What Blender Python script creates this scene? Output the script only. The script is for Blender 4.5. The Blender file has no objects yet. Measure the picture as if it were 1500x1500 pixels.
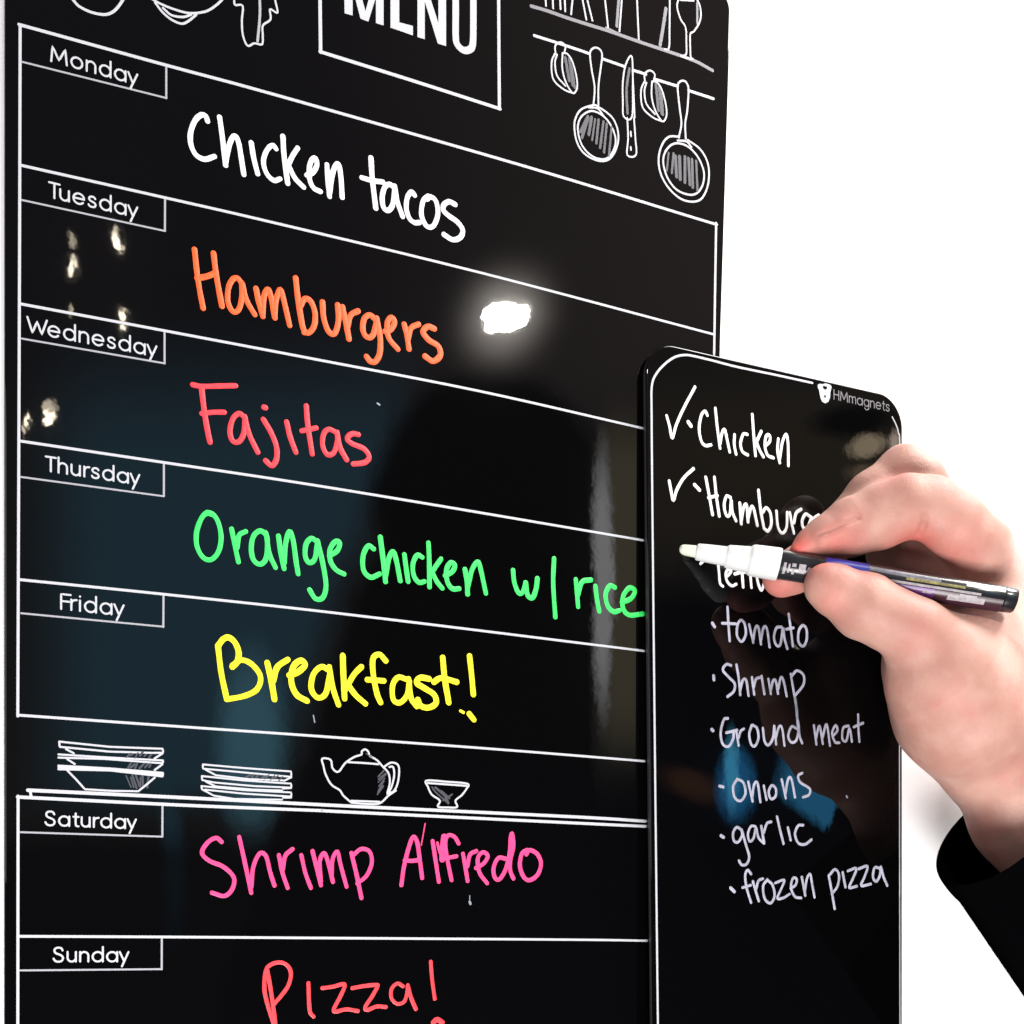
import bpy, bmesh, math, random
import numpy as np
from mathutils import Matrix, Vector

random.seed(4)
SC = bpy.context.scene
COL = SC.collection

# ------------------------------------------------------------------ camera
# Camera solved from the two vanishing points of the printed grid (units of the
# 1500 px photograph), the board being the plane y = 0 of the world.
F, PX, PY = 1600.0, 750.0, 1388.0
def _n(v): v = np.array(v, float); return v / np.linalg.norm(v)
EX = _n((4828 - PX, 1403 - PY, F))                 # board right, in camera axes
DN = np.array((5 - PX, 34400 - PY, F), float)
DN = _n(DN - EX * (DN @ EX))                       # board down
EY = np.cross(EX, DN)                              # into the board
M = np.array((EX, EY, -DN))                        # camera axes -> world axes
def cvec(px, py): return np.array(((px - PX) / F, (py - PY) / F, 1.0))
def wdir(px, py): return M @ cvec(px, py)
def _flat(px, py): w = wdir(px, py); return w / w[1]
D = 0.305 / (_flat(1057, 490) - _flat(5.5, 490))[0]
_o = _flat(5.5, 490) * D
CAM = np.array((-_o[0], -D, 1.30))
def on_plane(px, py, y=0.0):
    w = wdir(px, py)
    return CAM + w * ((y - CAM[1]) / w[1])
def space(px, py, off):
    """point on the view ray of a pixel, `off` metres in front of the board"""
    return on_plane(px, py, -off)
def scale_at(p):                                   # metres per photo pixel at a world point
    return float((np.array(p) - CAM) @ (M @ np.array((0, 0, 1.0)))) / F

class Plane:
    """a board face: local (x, z) on it, y going into the board"""
    def __init__(s, origin, yaw=0.0, pitch=0.0, roll=0.0):
        s.o = np.array(origin, float)
        s.n = np.array((-math.sin(yaw) * math.cos(pitch), math.cos(yaw) * math.cos(pitch), math.sin(pitch)))
        u = _n(np.cross(s.n, (0, 0, 1))); v = np.cross(u, s.n)
        s.u = u * math.cos(roll) + v * math.sin(roll); s.v = v * math.cos(roll) - u * math.sin(roll)
    def hit(s, px, py):
        w = wdir(px, py); return CAM + w * (((s.o - CAM) @ s.n) / (w @ s.n))
    def loc(s, px, py):
        q = s.hit(px, py) - s.o; return np.array((q @ s.u, q @ s.v))
    def world(s, x, y, z): return s.o + s.u * x + s.n * y + s.v * z
MENU = Plane((0, 0, 0))
# the list board leans: its left edge lies on the menu board, its right edge on the wall
LIST = Plane(on_plane(949.3, 760, -.0056), math.radians(3.25), math.radians(-1.0), math.radians(2.0))
cam_d = bpy.data.cameras.new('camera')
cam = bpy.data.objects.new('camera', cam_d); COL.objects.link(cam)
cam_d.sensor_width = 36.0; cam_d.lens = F / 1500 * 36.0
cam_d.shift_y = (PY - 750) / 1500
cam_d.clip_start = 0.01; cam_d.clip_end = 60
R = Matrix([[*(M @ np.array((1., 0, 0)))], [*(M @ np.array((0, -1., 0)))], [*(M @ np.array((0, 0, -1.)))]]).transposed()
cam.matrix_world = Matrix.Translation(Vector(CAM)) @ R.to_4x4()
SC.camera = cam
SC.view_settings.view_transform = 'Standard'
SC.view_settings.look = 'None'
SC.view_settings.exposure = 0.0
SC.view_settings.gamma = 1.0
SC.view_settings.use_curve_mapping = False

# ------------------------------------------------------------------ node helpers
class NT:
    def __init__(s, tree): s.t = tree; s.n = tree.nodes; s.l = tree.links
    def node(s, typ, **kw):
        nd = s.n.new(typ)
        for k, v in kw.items(): setattr(nd, k, v)
        return nd
    def put(s, sock, v):
        if hasattr(v, 'is_output'): s.l.new(v, sock)
        else: sock.default_value = v
    def math(s, op, a, b=0.0, c=0.0, clamp=False):
        nd = s.node('ShaderNodeMath', operation=op, use_clamp=clamp)
        for i, v in enumerate((a, b, c)): s.put(nd.inputs[i], v)
        return nd.outputs[0]
    def mix(s, f, a, b):
        nd = s.node('ShaderNodeMix', data_type='RGBA')
        s.put(nd.inputs[0], f); s.put(nd.inputs[6], a); s.put(nd.inputs[7], b)
        return nd.outputs[2]
    def smooth(s, v, lo, hi):
        nd = s.node('ShaderNodeMapRange', interpolation_type='SMOOTHSTEP')
        s.put(nd.inputs[0], v); nd.inputs[1].default_value = lo; nd.inputs[2].default_value = hi
        return nd.outputs[0]
def lin(r, g, b):
    f = lambda c: c / 12.92 if c <= .04045 else ((c + .055) / 1.055) ** 2.4
    return (f(r / 255), f(g / 255), f(b / 255), 1.0)

# ------------------------------------------------------------------ world: room reflections painted where the boards mirror them
def build_world():
    w = bpy.data.worlds.new('World'); SC.world = w; w.use_nodes = True
    nt = NT(w.node_tree); nt.n.clear()
    tc = nt.node('ShaderNodeTexCoord').outputs['Generated']
    def dot(v):
        nd = nt.node('ShaderNodeVectorMath', operation='DOT_PRODUCT')
        nt.l.new(tc, nd.inputs[0]); nd.inputs[1].default_value = tuple(v); return nd.outputs['Value']
    mir = np.array((1, -1, 1.0))                  # directions as the glossy board mirrors them
    a = dot((M @ np.array((1., 0, 0))) * mir); b = dot((M @ np.array((0, 1., 0))) * mir); c = dot((M @ np.array((0, 0, 1.))) * mir)
    front = nt.math('GREATER_THAN', c, 0.2)
    cc = nt.math('MAXIMUM', c, 0.2)
    x = nt.math('MULTIPLY_ADD', nt.math('DIVIDE', a, cc), F, PX)
    y = nt.math('MULTIPLY_ADD', nt.math('DIVIDE', b, cc), F, PY)
    x0_, y0_ = x, y
    nz = nt.node('ShaderNodeTexNoise'); nz.inputs['Scale'].default_value = 9; nz.inputs['Detail'].default_value = 3
    nt.l.new(tc, nz.inputs['Vector'])
    wob = nt.math('MULTIPLY', nt.math('SUBTRACT', nz.outputs['Fac'], .5), 60)
    xw = nt.math('ADD', x, wob)
    K = 1 / 0.022
    def rad(r, g, b_): q = lin(r, g, b_); return (q[0] * K, q[1] * K, q[2] * K, 1)
    def blob(cx, cy, ra, rb, soft=.5, rot=0, xx=None):
        X = nt.math('SUBTRACT', x if xx is None else xx, cx); Y = nt.math('SUBTRACT', y, cy)
        cr, sr = math.cos(rot), math.sin(rot)
        U = nt.math('ADD', nt.math('MULTIPLY', X, cr / ra), nt.math('MULTIPLY', Y, sr / ra))
        V = nt.math('ADD', nt.math('MULTIPLY', X, -sr / rb), nt.math('MULTIPLY', Y, cr / rb))
        r2 = nt.math('ADD', nt.math('MULTIPLY', U, U), nt.math('MULTIPLY', V, V))
        return nt.smooth(nt.math('SQRT', r2), 1 + soft, max(0.0, 1 - soft))
    mul = lambda p, q: nt.math('MULTIPLY', p, q)
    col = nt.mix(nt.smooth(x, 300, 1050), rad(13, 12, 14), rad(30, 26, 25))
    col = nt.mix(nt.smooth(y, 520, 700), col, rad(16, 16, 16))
    # teal reflection patch painted at the left
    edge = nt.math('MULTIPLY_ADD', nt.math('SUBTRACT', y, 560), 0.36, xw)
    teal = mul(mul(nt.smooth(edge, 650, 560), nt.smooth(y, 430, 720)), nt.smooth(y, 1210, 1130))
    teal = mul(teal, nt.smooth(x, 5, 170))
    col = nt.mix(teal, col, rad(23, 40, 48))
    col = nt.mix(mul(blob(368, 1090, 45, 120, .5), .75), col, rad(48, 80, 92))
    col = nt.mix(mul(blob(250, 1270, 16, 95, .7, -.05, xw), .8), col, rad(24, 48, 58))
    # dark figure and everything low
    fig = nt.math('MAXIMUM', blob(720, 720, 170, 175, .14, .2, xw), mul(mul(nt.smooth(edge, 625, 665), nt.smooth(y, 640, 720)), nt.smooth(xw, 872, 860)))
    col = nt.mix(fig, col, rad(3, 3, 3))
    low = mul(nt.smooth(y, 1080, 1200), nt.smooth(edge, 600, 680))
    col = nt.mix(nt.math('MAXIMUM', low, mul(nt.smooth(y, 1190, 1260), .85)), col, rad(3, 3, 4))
    # olive strip and pale grey stripe painted at the right of the figure
    ol = mul(mul(nt.smooth(x, 865, 905), nt.smooth(y, 560, 700)), nt.smooth(y, 1150, 1020))
    ol = mul(ol, nt.smooth(x, 1010, 960))
    col = nt.mix(ol, col, rad(50, 46, 36))
    col = nt.mix(blob(884, 850, 15, 170, .45, 0, nt.math('MULTIPLY_ADD', wob, .35, x)), col, rad(104, 103, 104))
    # right part mirrored by the list board (which leans a little, so it sees directions further right)
    S_, T_ = [], []
    for qx in range(950, 1321, 60):
        for qy in range(540, 1501, 120):
            d = wdir(qx, qy); d = (d - 2 * (d @ LIST.n) * LIST.n) * mir; q = M.T @ d
            S_.append((1, PX + F * q[0] / q[2], PY + F * q[1] / q[2])); T_.append((qx, qy))
    co = np.linalg.lstsq(np.array(S_), np.array(T_, float), rcond=None)[0]
    aff = lambda k: nt.math('ADD', nt.math('MULTIPLY_ADD', x, float(co[1, k]), float(co[0, k])), nt.math('MULTIPLY', y, float(co[2, k])))
    x, y = aff(0), aff(1); xw = nt.math('ADD', x, wob)
    rt = nt.smooth(x, 905, 940)
    col = nt.mix(rt, col, rad(17, 15, 13))
    col = nt.mix(mul(mul(rt, nt.smooth(y, 520, 640)), nt.smooth(y, 860, 760)), col, rad(23, 20, 15))
    col = nt.mix(mul(mul(rt, nt.smooth(y, 820, 900)), 1.0), col, rad(2, 2, 3))
    col = nt.mix(blob(1252, 612, 62, 24, .5, -.12), col, rad(2, 2, 2))
    xl2 = nt.math('MULTIPLY_ADD', wob, .35, x)
    col = nt.mix(blob(1272, 648, 27, 16, .45, -.3, xl2), col, rad(98, 87, 72))
    col = nt.mix(blob(1314, 646, 9, 20, .5), col, rad(120, 108, 97))
    col = nt.mix(blob(1268, 690, 24, 12, .6), col, rad(60, 50, 40))
    col = nt.mix(blob(1015, 1150, 40, 18, .7, .4), col, rad(34, 20, 12))
    blue = mul(mul(nt.smooth(nt.math('MULTIPLY_ADD', nt.math('SUBTRACT', y, 1150), .25, xw), 1130, 1160), nt.smooth(nt.math('MULTIPLY_ADD', nt.math('ABSOLUTE', nt.math('SUBTRACT', y, 1180)), .35, xw), 1232, 1222)),
               nt.smooth(nt.math('MULTIPLY_ADD', x, -.35, y), 680, 740))
    blue = mul(blue, nt.smooth(nt.math('MULTIPLY_ADD', x, -.75, y), 322, 300))
    col = nt.mix(blue, col, rad(22, 68, 95))
    col = nt.mix(blob(1078, 1150, 26, 48, .45, 0, nt.math('MULTIPLY_ADD', wob, .3, x)), col, rad(18, 66, 100))
    col = nt.mix(mul(blob(1071, 1130, 9, 50, .6), .7), col, rad(50, 120, 150))
    x, y = x0_, y0_
    # sparkle spots painted for the reflections of little crystal lamps
    for (cx, cy, ra, rb, rot, k) in ((171, 353, 4.5, 14, -.25, 1.), (174, 362, 6, 5, 0, 1.), (106, 392, 3.5, 13, .12, .8), (180, 463, 3.5, 9, -.1, .8), (179.5, 479, 4, 4, 0, 1.),
                                     (73, 606, 6, 10, -.3, .9), (70, 617, 5, 4, 0, 1.), (40, 615, 2.5, 9, 0, .7), (34, 630, 2.5, 8, 0, .3), (106, 350, 4, 12, -.2, .16), (103, 455, 3, 8, 0, .22), (73, 596, 9, 8, 0, .2), (170, 337, 4, 6, 0, .3)):
        col = nt.mix(blob(cx, cy, ra, rb, .55, rot), col, (110 * k, 95 * k, 72 * k, 1))
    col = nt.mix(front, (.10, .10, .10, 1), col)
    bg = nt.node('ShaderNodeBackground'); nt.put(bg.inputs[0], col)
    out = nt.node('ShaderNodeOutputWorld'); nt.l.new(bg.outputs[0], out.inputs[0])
    w.cycles.sampling_method = 'MANUAL'; w.cycles.sample_map_resolution = 1024
build_world()

# ------------------------------------------------------------------ lamps
def area(name, loc, target, size, size_y, power, color, shape='RECTANGLE'):
    d = bpy.data.lights.new(name, 'AREA'); d.shape = shape; d.size = size; d.size_y = size_y
    d.energy = power; d.color = color
    o = bpy.data.objects.new(name, d); COL.objects.link(o)
    o.location = loc
    o.rotation_euler = (Vector(target) - Vector(loc)).to_track_quat('-Z', 'Y').to_euler()
    return o
HAND = space(1330, 860, .04)
_b = on_plane(740, 465); _d = _n(wdir(740, 465) * np.array((1, -1, 1)))
area('ceiling_lamp', tuple(_b + _d * 1.3), tuple(_b), .068, .036, 8.0, (1, .96, .90), 'ELLIPSE')
_e = _n(np.cross(_d, (0, 0, 1)))
for _k, (_x, _z, _w, _h) in enumerate(((.020, -.014, .024, .016), (-.024, .010, .020, .014))):  # two small added disks give the lamp's reflection a lumpy outline
    area('ceiling_lamp', tuple(_b + _d * 1.3 + _e * _x + np.array((0, 0, _z))), tuple(_b), _w, _h, .8, (1, .93, .84), 'ELLIPSE')
area('overhead_softbox', tuple(HAND + np.array((.45, -.30, .95))), tuple(HAND), .40, .40, 24.0, (1, .97, .94))
area('right_softbox', tuple(HAND + np.array((1.05, -.22, .25))), tuple(HAND), .4, .4, 11.0, (1, .95, .90))
area('left_fill', tuple(HAND + np.array((-.85, -.24, .05))), tuple(HAND), .5, .4, 2.0, (1, .90, .94))
area('low_front_fill', tuple(HAND + np.array((-.32, -.62, -.72))), tuple(HAND + np.array((.05, .04, -.16))), .4, .4, 16.5, (1, .97, .96))

# ------------------------------------------------------------------ materials
def mat(name, color, rough=.5, spec=.5, coat=0, coat_rough=.1, bump=0, bump_scale=400, var=0, var_scale=60):
    m = bpy.data.materials.new(name); m.use_nodes = True
    nt = NT(m.node_tree); p = nt.n['Principled BSDF']
    p.inputs['Roughness'].default_value = rough
    p.inputs['Specular IOR Level'].default_value = spec
    p.inputs['Coat Weight'].default_value = coat
    p.inputs['Coat Roughness'].default_value = coat_rough
    c = (*color[:3], 1)
    tc = nt.node('ShaderNodeTexCoord').outputs['Object']
    if var:
        nz = nt.node('ShaderNodeTexNoise'); nz.inputs['Scale'].default_value = var_scale; nz.inputs['Detail'].default_value = 4
        nt.l.new(tc, nz.inputs['Vector'])
        f = nt.smooth(nz.outputs['Fac'], .3, .7)
        nt.put(p.inputs['Base Color'], nt.mix(f, tuple(v * (1 - var) for v in c[:3]) + (1,), c))
    else:
        p.inputs['Base Color'].default_value = c
    if bump:
        nz = nt.node('ShaderNodeTexNoise'); nz.inputs['Scale'].default_value = bump_scale; nz.inputs['Detail'].default_value = 3
        nt.l.new(tc, nz.inputs['Vector'])
        bp = nt.node('ShaderNodeBump'); bp.inputs['Strength'].default_value = bump; bp.inputs['Distance'].default_value = .0005
        nt.l.new(nz.outputs['Fac'], bp.inputs['Height']); nt.l.new(bp.outputs[0], p.inputs['Normal'])
    return m

def board_material():
    m = mat('glossy_black_acrylic', (.0010, .0010, .0012), .035, .25)
    nt = NT(m.node_tree); p = nt.n['Principled BSDF']; out = nt.n['Material Output']
    tc = nt.node('ShaderNodeTexCoord').outputs['Object']
    # faint wipe marks left by the eraser: they only change the gloss
    nz = nt.node('ShaderNodeTexNoise'); nz.inputs['Scale'].default_value = 7; nz.inputs['Detail'].default_value = 5
    mp = nt.node('ShaderNodeMapping'); mp.inputs['Scale'].default_value = (1, 1, 3.0); mp.inputs['Rotation'].default_value = (0, .5, 0)
    nt.l.new(tc, mp.inputs[0]); nt.l.new(mp.outputs[0], nz.inputs['Vector'])
    nt.put(p.inputs['Roughness'], nt.math('MULTIPLY_ADD', nt.smooth(nz.outputs['Fac'], .4, .75), .022, .010))
    rp = nt.node('ShaderNodeTexNoise'); rp.inputs['Scale'].default_value = 140; rp.inputs['Detail'].default_value = 2; nt.l.new(tc, rp.inputs['Vector'])
    bp = nt.node('ShaderNodeBump'); bp.inputs['Strength'].default_value = 1; bp.inputs['Distance'].default_value = .000009
    nt.l.new(rp.outputs['Fac'], bp.inputs['Height']); nt.l.new(bp.outputs[0], p.inputs['Normal'])
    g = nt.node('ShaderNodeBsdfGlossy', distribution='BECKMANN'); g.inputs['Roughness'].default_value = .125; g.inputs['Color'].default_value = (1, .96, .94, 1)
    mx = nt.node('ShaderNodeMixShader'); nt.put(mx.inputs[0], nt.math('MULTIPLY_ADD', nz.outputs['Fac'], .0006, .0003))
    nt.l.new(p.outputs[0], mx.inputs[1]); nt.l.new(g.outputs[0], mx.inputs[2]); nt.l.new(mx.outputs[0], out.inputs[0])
    return m
M_BOARD = board_material()
M_EDGE = mat('dark_acrylic_edge', (.035, .034, .038), .35, .3)
M_WALL = mat('white_wall_paint', (.92, .92, .92), .6, .3, bump=.05, bump_scale=300)
M_PRINT = mat('white_print', (.42, .43, .46), .45, .3)
M_PRINT_THIN = mat('pale_grey_print', (.30, .30, .33), .45, .3)
M_PRINT_GREY = mat('grey_hatching_print', (.050, .050, .062), .5, .3)
M_LOGO_GREY = mat('dull_grey_print', (.16, .155, .175), .5, .3)
def ink(name, rgb, var=.12): return mat(name, rgb, .42, .3, bump=.25, bump_scale=900, var=var, var_scale=260)
I_WHITE = ink('white_chalk_ink', (.72, .72, .72))
I_ORANGE = ink('orange_chalk_ink', (.82, .105, .024))
I_RED = ink('red_chalk_ink', (.80, .046, .062))
I_GREEN = ink('green_chalk_ink', (.042, .68, .12))
I_YELLOW = ink('yellow_chalk_ink', (.80, .74, .020))
I_PINK = ink('pink_chalk_ink', (.80, .055, .20))
I_CORAL = ink('coral_chalk_ink', (.80, .046, .058))
I_LIST = ink('pale_lavender_chalk_ink', (.40, .40, .49), .28)
I_SMEAR = ink('thin_smeared_chalk_ink', (.26, .29, .33), .35)

# ------------------------------------------------------------------ object helpers
def link(name, me, m, parent=None, smooth=True):
    o = bpy.data.objects.new(name, me); COL.objects.link(o)
    for mm in (m if isinstance(m, (list, tuple)) else [m]): me.materials.append(mm)
    if parent is not None: o.parent = parent; o.matrix_parent_inverse = parent.matrix_world.inverted()
    if smooth: me.polygons.foreach_set('use_smooth', [True] * len(me.polygons))
    return o
def obj(name, verts, faces, m, parent=None, smooth=True):
    me = bpy.data.meshes.new(name)
    me.from_pydata([tuple(map(float, v)) for v in verts], [], [tuple(int(i) for i in f) for f in faces]); me.update()
    return link(name, me, m, parent, smooth)
def empty(name, loc, label, cat, group=None):
    o = bpy.data.objects.new(name, None); COL.objects.link(o); o.location = tuple(loc); o.empty_display_size = .02
    o['label'] = label; o['category'] = cat
    if group: o['group'] = group
    bpy.context.view_layer.update()
    return o

# ------------------------------------------------------------------ strokes of paint on a board
def catmull(P, n=6):
    P = [np.array(p, float) for p in P]
    if len(P) < 3:
        return [P[0] + (P[-1] - P[0]) * t for t in np.linspace(0, 1, 5)] if len(P) == 2 else P
    closed = np.linalg.norm(P[0] - P[-1]) < 1e-6
    out = []
    for i in range(len(P) - 1):
        p1, p2 = P[i], P[i + 1]
        p0 = P[i - 1] if i > 0 else (P[-2] if closed else 2 * p1 - p2)
        p3 = P[i + 2] if i + 2 < len(P) else (P[1] if closed else 2 * p2 - p1)
        for t in np.arange(n) / n:
            out.append(.5 * ((2 * p1) + (p2 - p0) * t + (2 * p0 - 5 * p1 + 4 * p2 - p3) * t * t + (3 * p1 - p0 - 3 * p2 + p3) * t ** 3))
    out.append(P[-1])
    return out
class Paint:
    """collects strokes lying on a board face and links them as one mesh"""
    def __init__(s, Y, height=.00010, lift=0.0): s.v = []; s.f = []; s.Y = Y; s.h = height; s.k = 0; s.lift = lift
    def ribbon(s, P2, r, rough=0.0):
        """P2: points (x, z) in metres, r: half width in metres"""
        P = [np.array(p, float) for p in P2]
        Q = [P[0]]
        for p in P[1:]:
            if np.linalg.norm(p - Q[-1]) > r * .12: Q.append(p)
        if len(Q) < 2: Q.append(Q[0] + np.array((r * .4, -r * .25)))
        Q = np.array(Q)
        d0 = _n(Q[0] - Q[1]); d1 = _n(Q[-1] - Q[-2])
        cap = [math.cos(a) for a in np.linspace(0, math.pi / 2, 6)[:-1]]
        W = [math.sqrt(max(0, 1 - c * c)) for c in cap] + [1] * len(Q) + [math.sqrt(max(0, 1 - c * c)) for c in cap[::-1]]
        Q = np.vstack([[Q[0] + d0 * r * c for c in cap], Q, [Q[-1] + d1 * r * c for c in cap[::-1]]])
        T = np.gradient(Q, axis=0); T /= np.linalg.norm(T, axis=1)[:, None] + 1e-12
        N = np.stack((-T[:, 1], T[:, 0]), 1)
        s.k += 1
        base = .00002 + .000004 * (s.k % 12)
        b0 = len(s.v); ph = random.uniform(0, 6)
        cols = (-1, -.62, 0, .62, 1)
        for i, (q, n, w) in enumerate(zip(Q, N, W)):
            rr = r * max(w, .03) * (1 + rough * (.6 * math.sin(i * .45 + ph) + .4 * math.sin(i * 1.3 + 2 * ph)))
            for c in cols:
                p = q + n * rr * c
                s.v.append(s.Y.world(p[0], -s.lift - base - s.h * (1 - c * c) * w, p[1]))
        for i in range(len(Q) - 1):
            for j in range(4):
                a = b0 + i * 5 + j
                s.f.append((a, a + 1, a + 6, a + 5))
    def px(s, pts, w0, smooth=True, rough=0.0, org=None, sc=1.0, n=6):
        """pts in zoomed photo coordinates: org = corner of the crop, sc = its enlargement"""
        pts = [np.array(p, float) for p in pts]
        if org: pts = [np.array(org) + p / sc for p in pts]
        c = catmull(pts, n) if smooth else sum([[pts[i] + (pts[i + 1] - pts[i]) * t for t in np.linspace(0, 1, 5)] for i in range(len(pts) - 1)], [])
        mid = s.Y.hit(*pts[len(pts) // 2])
        r = w0 * .85 / 2 * scale_at(mid)
        s.ribbon([s.Y.loc(*p) for p in c], r, rough)
    def poly(s, pts, org=None, sc=1.0):
        pts = [np.array(p, float) for p in pts]
        if org: pts = [np.array(org) + p / sc for p in pts]
        s.k += 1; b = len(s.v); y = -s.lift - .00002 - .000006 * (s.k % 20)
        for p in pts: q = s.Y.loc(*p); s.v.append(s.Y.world(q[0], y, q[1]))
        s.f.append(tuple(range(b, b + len(pts))))
    def build(s, name, m, parent, label=None):
        o = obj(name, s.v, s.f, m, parent)
        if label: o['label'] = label
        return o

# ------------------------------------------------------------------ boards
def rrect(x0, x1, z0, z1, r, inset, seg=14):
    x0 += inset; x1 -= inset; z0 += inset; z1 -= inset; r = max(r - inset, .0004)
    pts = []
    for cx, cz, a0 in ((x1 - r, z1 - r, 0), (x0 + r, z1 - r, 90), (x0 + r, z0 + r, 180), (x1 - r, z0 + r, 270)):
        for k in range(seg + 1):
            a = math.radians(a0 + 90 * k / seg); pts.append((cx + r * math.cos(a), cz + r * math.sin(a)))
    return pts
def slab(name, plane, x0, x1, z0, z1, r, thick, bev, parent, m):
    yf, yb = 0.0, thick
    rings = []
    rings.append((yb, 0.0003)); rings.append((yb - .0003 if yb > yf else yb, 0))
    for k in range(9):
        a = math.pi / 2 * k / 8
        rings.append((yf + bev[1] * (1 - math.sin(a)), bev[0] * (1 - math.cos(a))))
    V, Fc = [], []; n = None
    for y, ins in rings:
        p = rrect(x0, x1, z0, z1, r, ins); n = len(p)
        V += [plane.world(a, y, b) for a, b in p]
    for i in range(len(rings) - 1):
        for j in range(n):
            a = i * n + j; b = i * n + (j + 1) % n
            Fc.append((a, b, b + n, a + n))
    Fc.append(tuple(range((len(rings) - 1) * n, len(rings) * n)))
    Fc.append(tuple(reversed(range(n))))
    o = obj(name, V, Fc, m, parent)
    me = o.data
    bm = bmesh.new(); bm.from_mesh(me); bmesh.ops.recalc_face_normals(bm, faces=bm.faces); bm.to_mesh(me); bm.free()
    me.materials.append(M_EDGE)
    for p in me.polygons:
        if len(p.vertices) > 4: p.use_smooth = False
        elif abs(np.array(p.normal) @ plane.n) < .2: p.material_index = 1
    return o

WALL_Y = .0075
obj('wall', [(-3, WALL_Y, -.2), (4, WALL_Y, -.2), (4, WALL_Y, 3.2), (-3, WALL_Y, 3.2)], [(0, 1, 2, 3)], M_WALL, smooth=False)['kind'] = 'structure'

XL = on_plane(5.6, 900)[0]; XR = on_plane(1062, 320)[0]; ZT = on_plane(1040, -24)[2]; ZB = ZT - .62
menu = empty('menu_board', (XL, 0, ZB), 'tall glossy black weekly menu board with day boxes and colourful handwritten meals', 'menu board')
slab('panel', MENU, XL, XR, ZB, ZT, .009, WALL_Y - .0001, (.0012, .0012), menu, M_BOARD)

SXL = LIST.loc(950.9, 1000)[0]; SXR = LIST.loc(1322, 1000)[0]; SZT = LIST.loc(1120, 537.0)[1]; SZB = SZT - .42
lst = empty('list_board', LIST.world(SXL, 0, SZB), 'narrow glossy black shopping list board with rounded corners overlapping the menu board', 'list board')
slab('panel', LIST, SXL, SXR, SZB, SZT, .0155, .0028, (.0007, .0008), lst, M_BOARD)

# ---- printed rules of the menu board
Y0 = MENU
p = Paint(Y0, .00003)
p.px([(29.5, 36), (28.5, 400), (27, 800), (26, 1049)], 4.6)
p.px([(26.5, 1166), (26.3, 1330), (26, 1530)], 4.6)
p.px([(28, 36), (245, 96), (400, 138), (760, 241), (1020, 320), (1050, 329)], 4.6)
p.px([(1049, 327), (1047.5, 420), (1046, 524)], 4.2)
p.px([(30, 242), (241, 289.5), (400, 326), (700, 398.5), (1046, 490)], 4.4)
p.px([(29, 445), (241, 484.5), (460, 526), (700, 572.5), (942, 627.5)], 4.3)
p.px([(29, 646), (240, 677.5), (430, 706), (620, 737), (942, 791.5)], 4.3)
p.px([(28, 849), (240, 870.5), (500, 899), (943, 953.5)], 4.2)
p.px([(26, 1047.5), (280, 1065.5), (460, 1078), (720, 1097), (944, 1115)], 4.2)
p.px([(26, 1371.5), (240, 1372.5), (500, 1374.2), (840, 1376.5), (948, 1378)], 4.2)
p.px([(26, 1167.5), (280, 1180), (460, 1187), (500, 1189), (840, 1205.5), (946, 1210.5)], 5.2)
p.px([(41, 1157.5), (280, 1169), (500, 1180.3), (840, 1196.5), (946, 1203)], 5.6)
p.px([(44, 1157), (45.5, 1167)], 4.5)
p.build('printed_grid_line', M_PRINT, menu)
for v, b in (((243.5, 98, 243.5, 144), (32, 90.5, 243, 143.5)), ((241.7, 291, 241.5, 338.5), (32, 293, 241, 338.3)), ((241, 486, 241, 532.5), (32, 496, 241, 532.3)),
             ((240, 679, 240, 726.5), (31, 698.7, 240, 727)), ((239.5, 872, 239.2, 918.5), (31, 898.3, 239, 918)), ((238, 1181, 237.8, 1225.5), (30, 1219, 238, 1225.6)), ((237, 1374, 236.8, 1420), (29, 1421.5, 236.5, 1419.6))):
    p = Paint(Y0, .00003); p.px([v[:2], v[2:]], 3.3); p.px([b[:2], b[2:]], 3.0)
    p.build('label_box_line', M_PRINT_THIN, menu)

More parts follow.
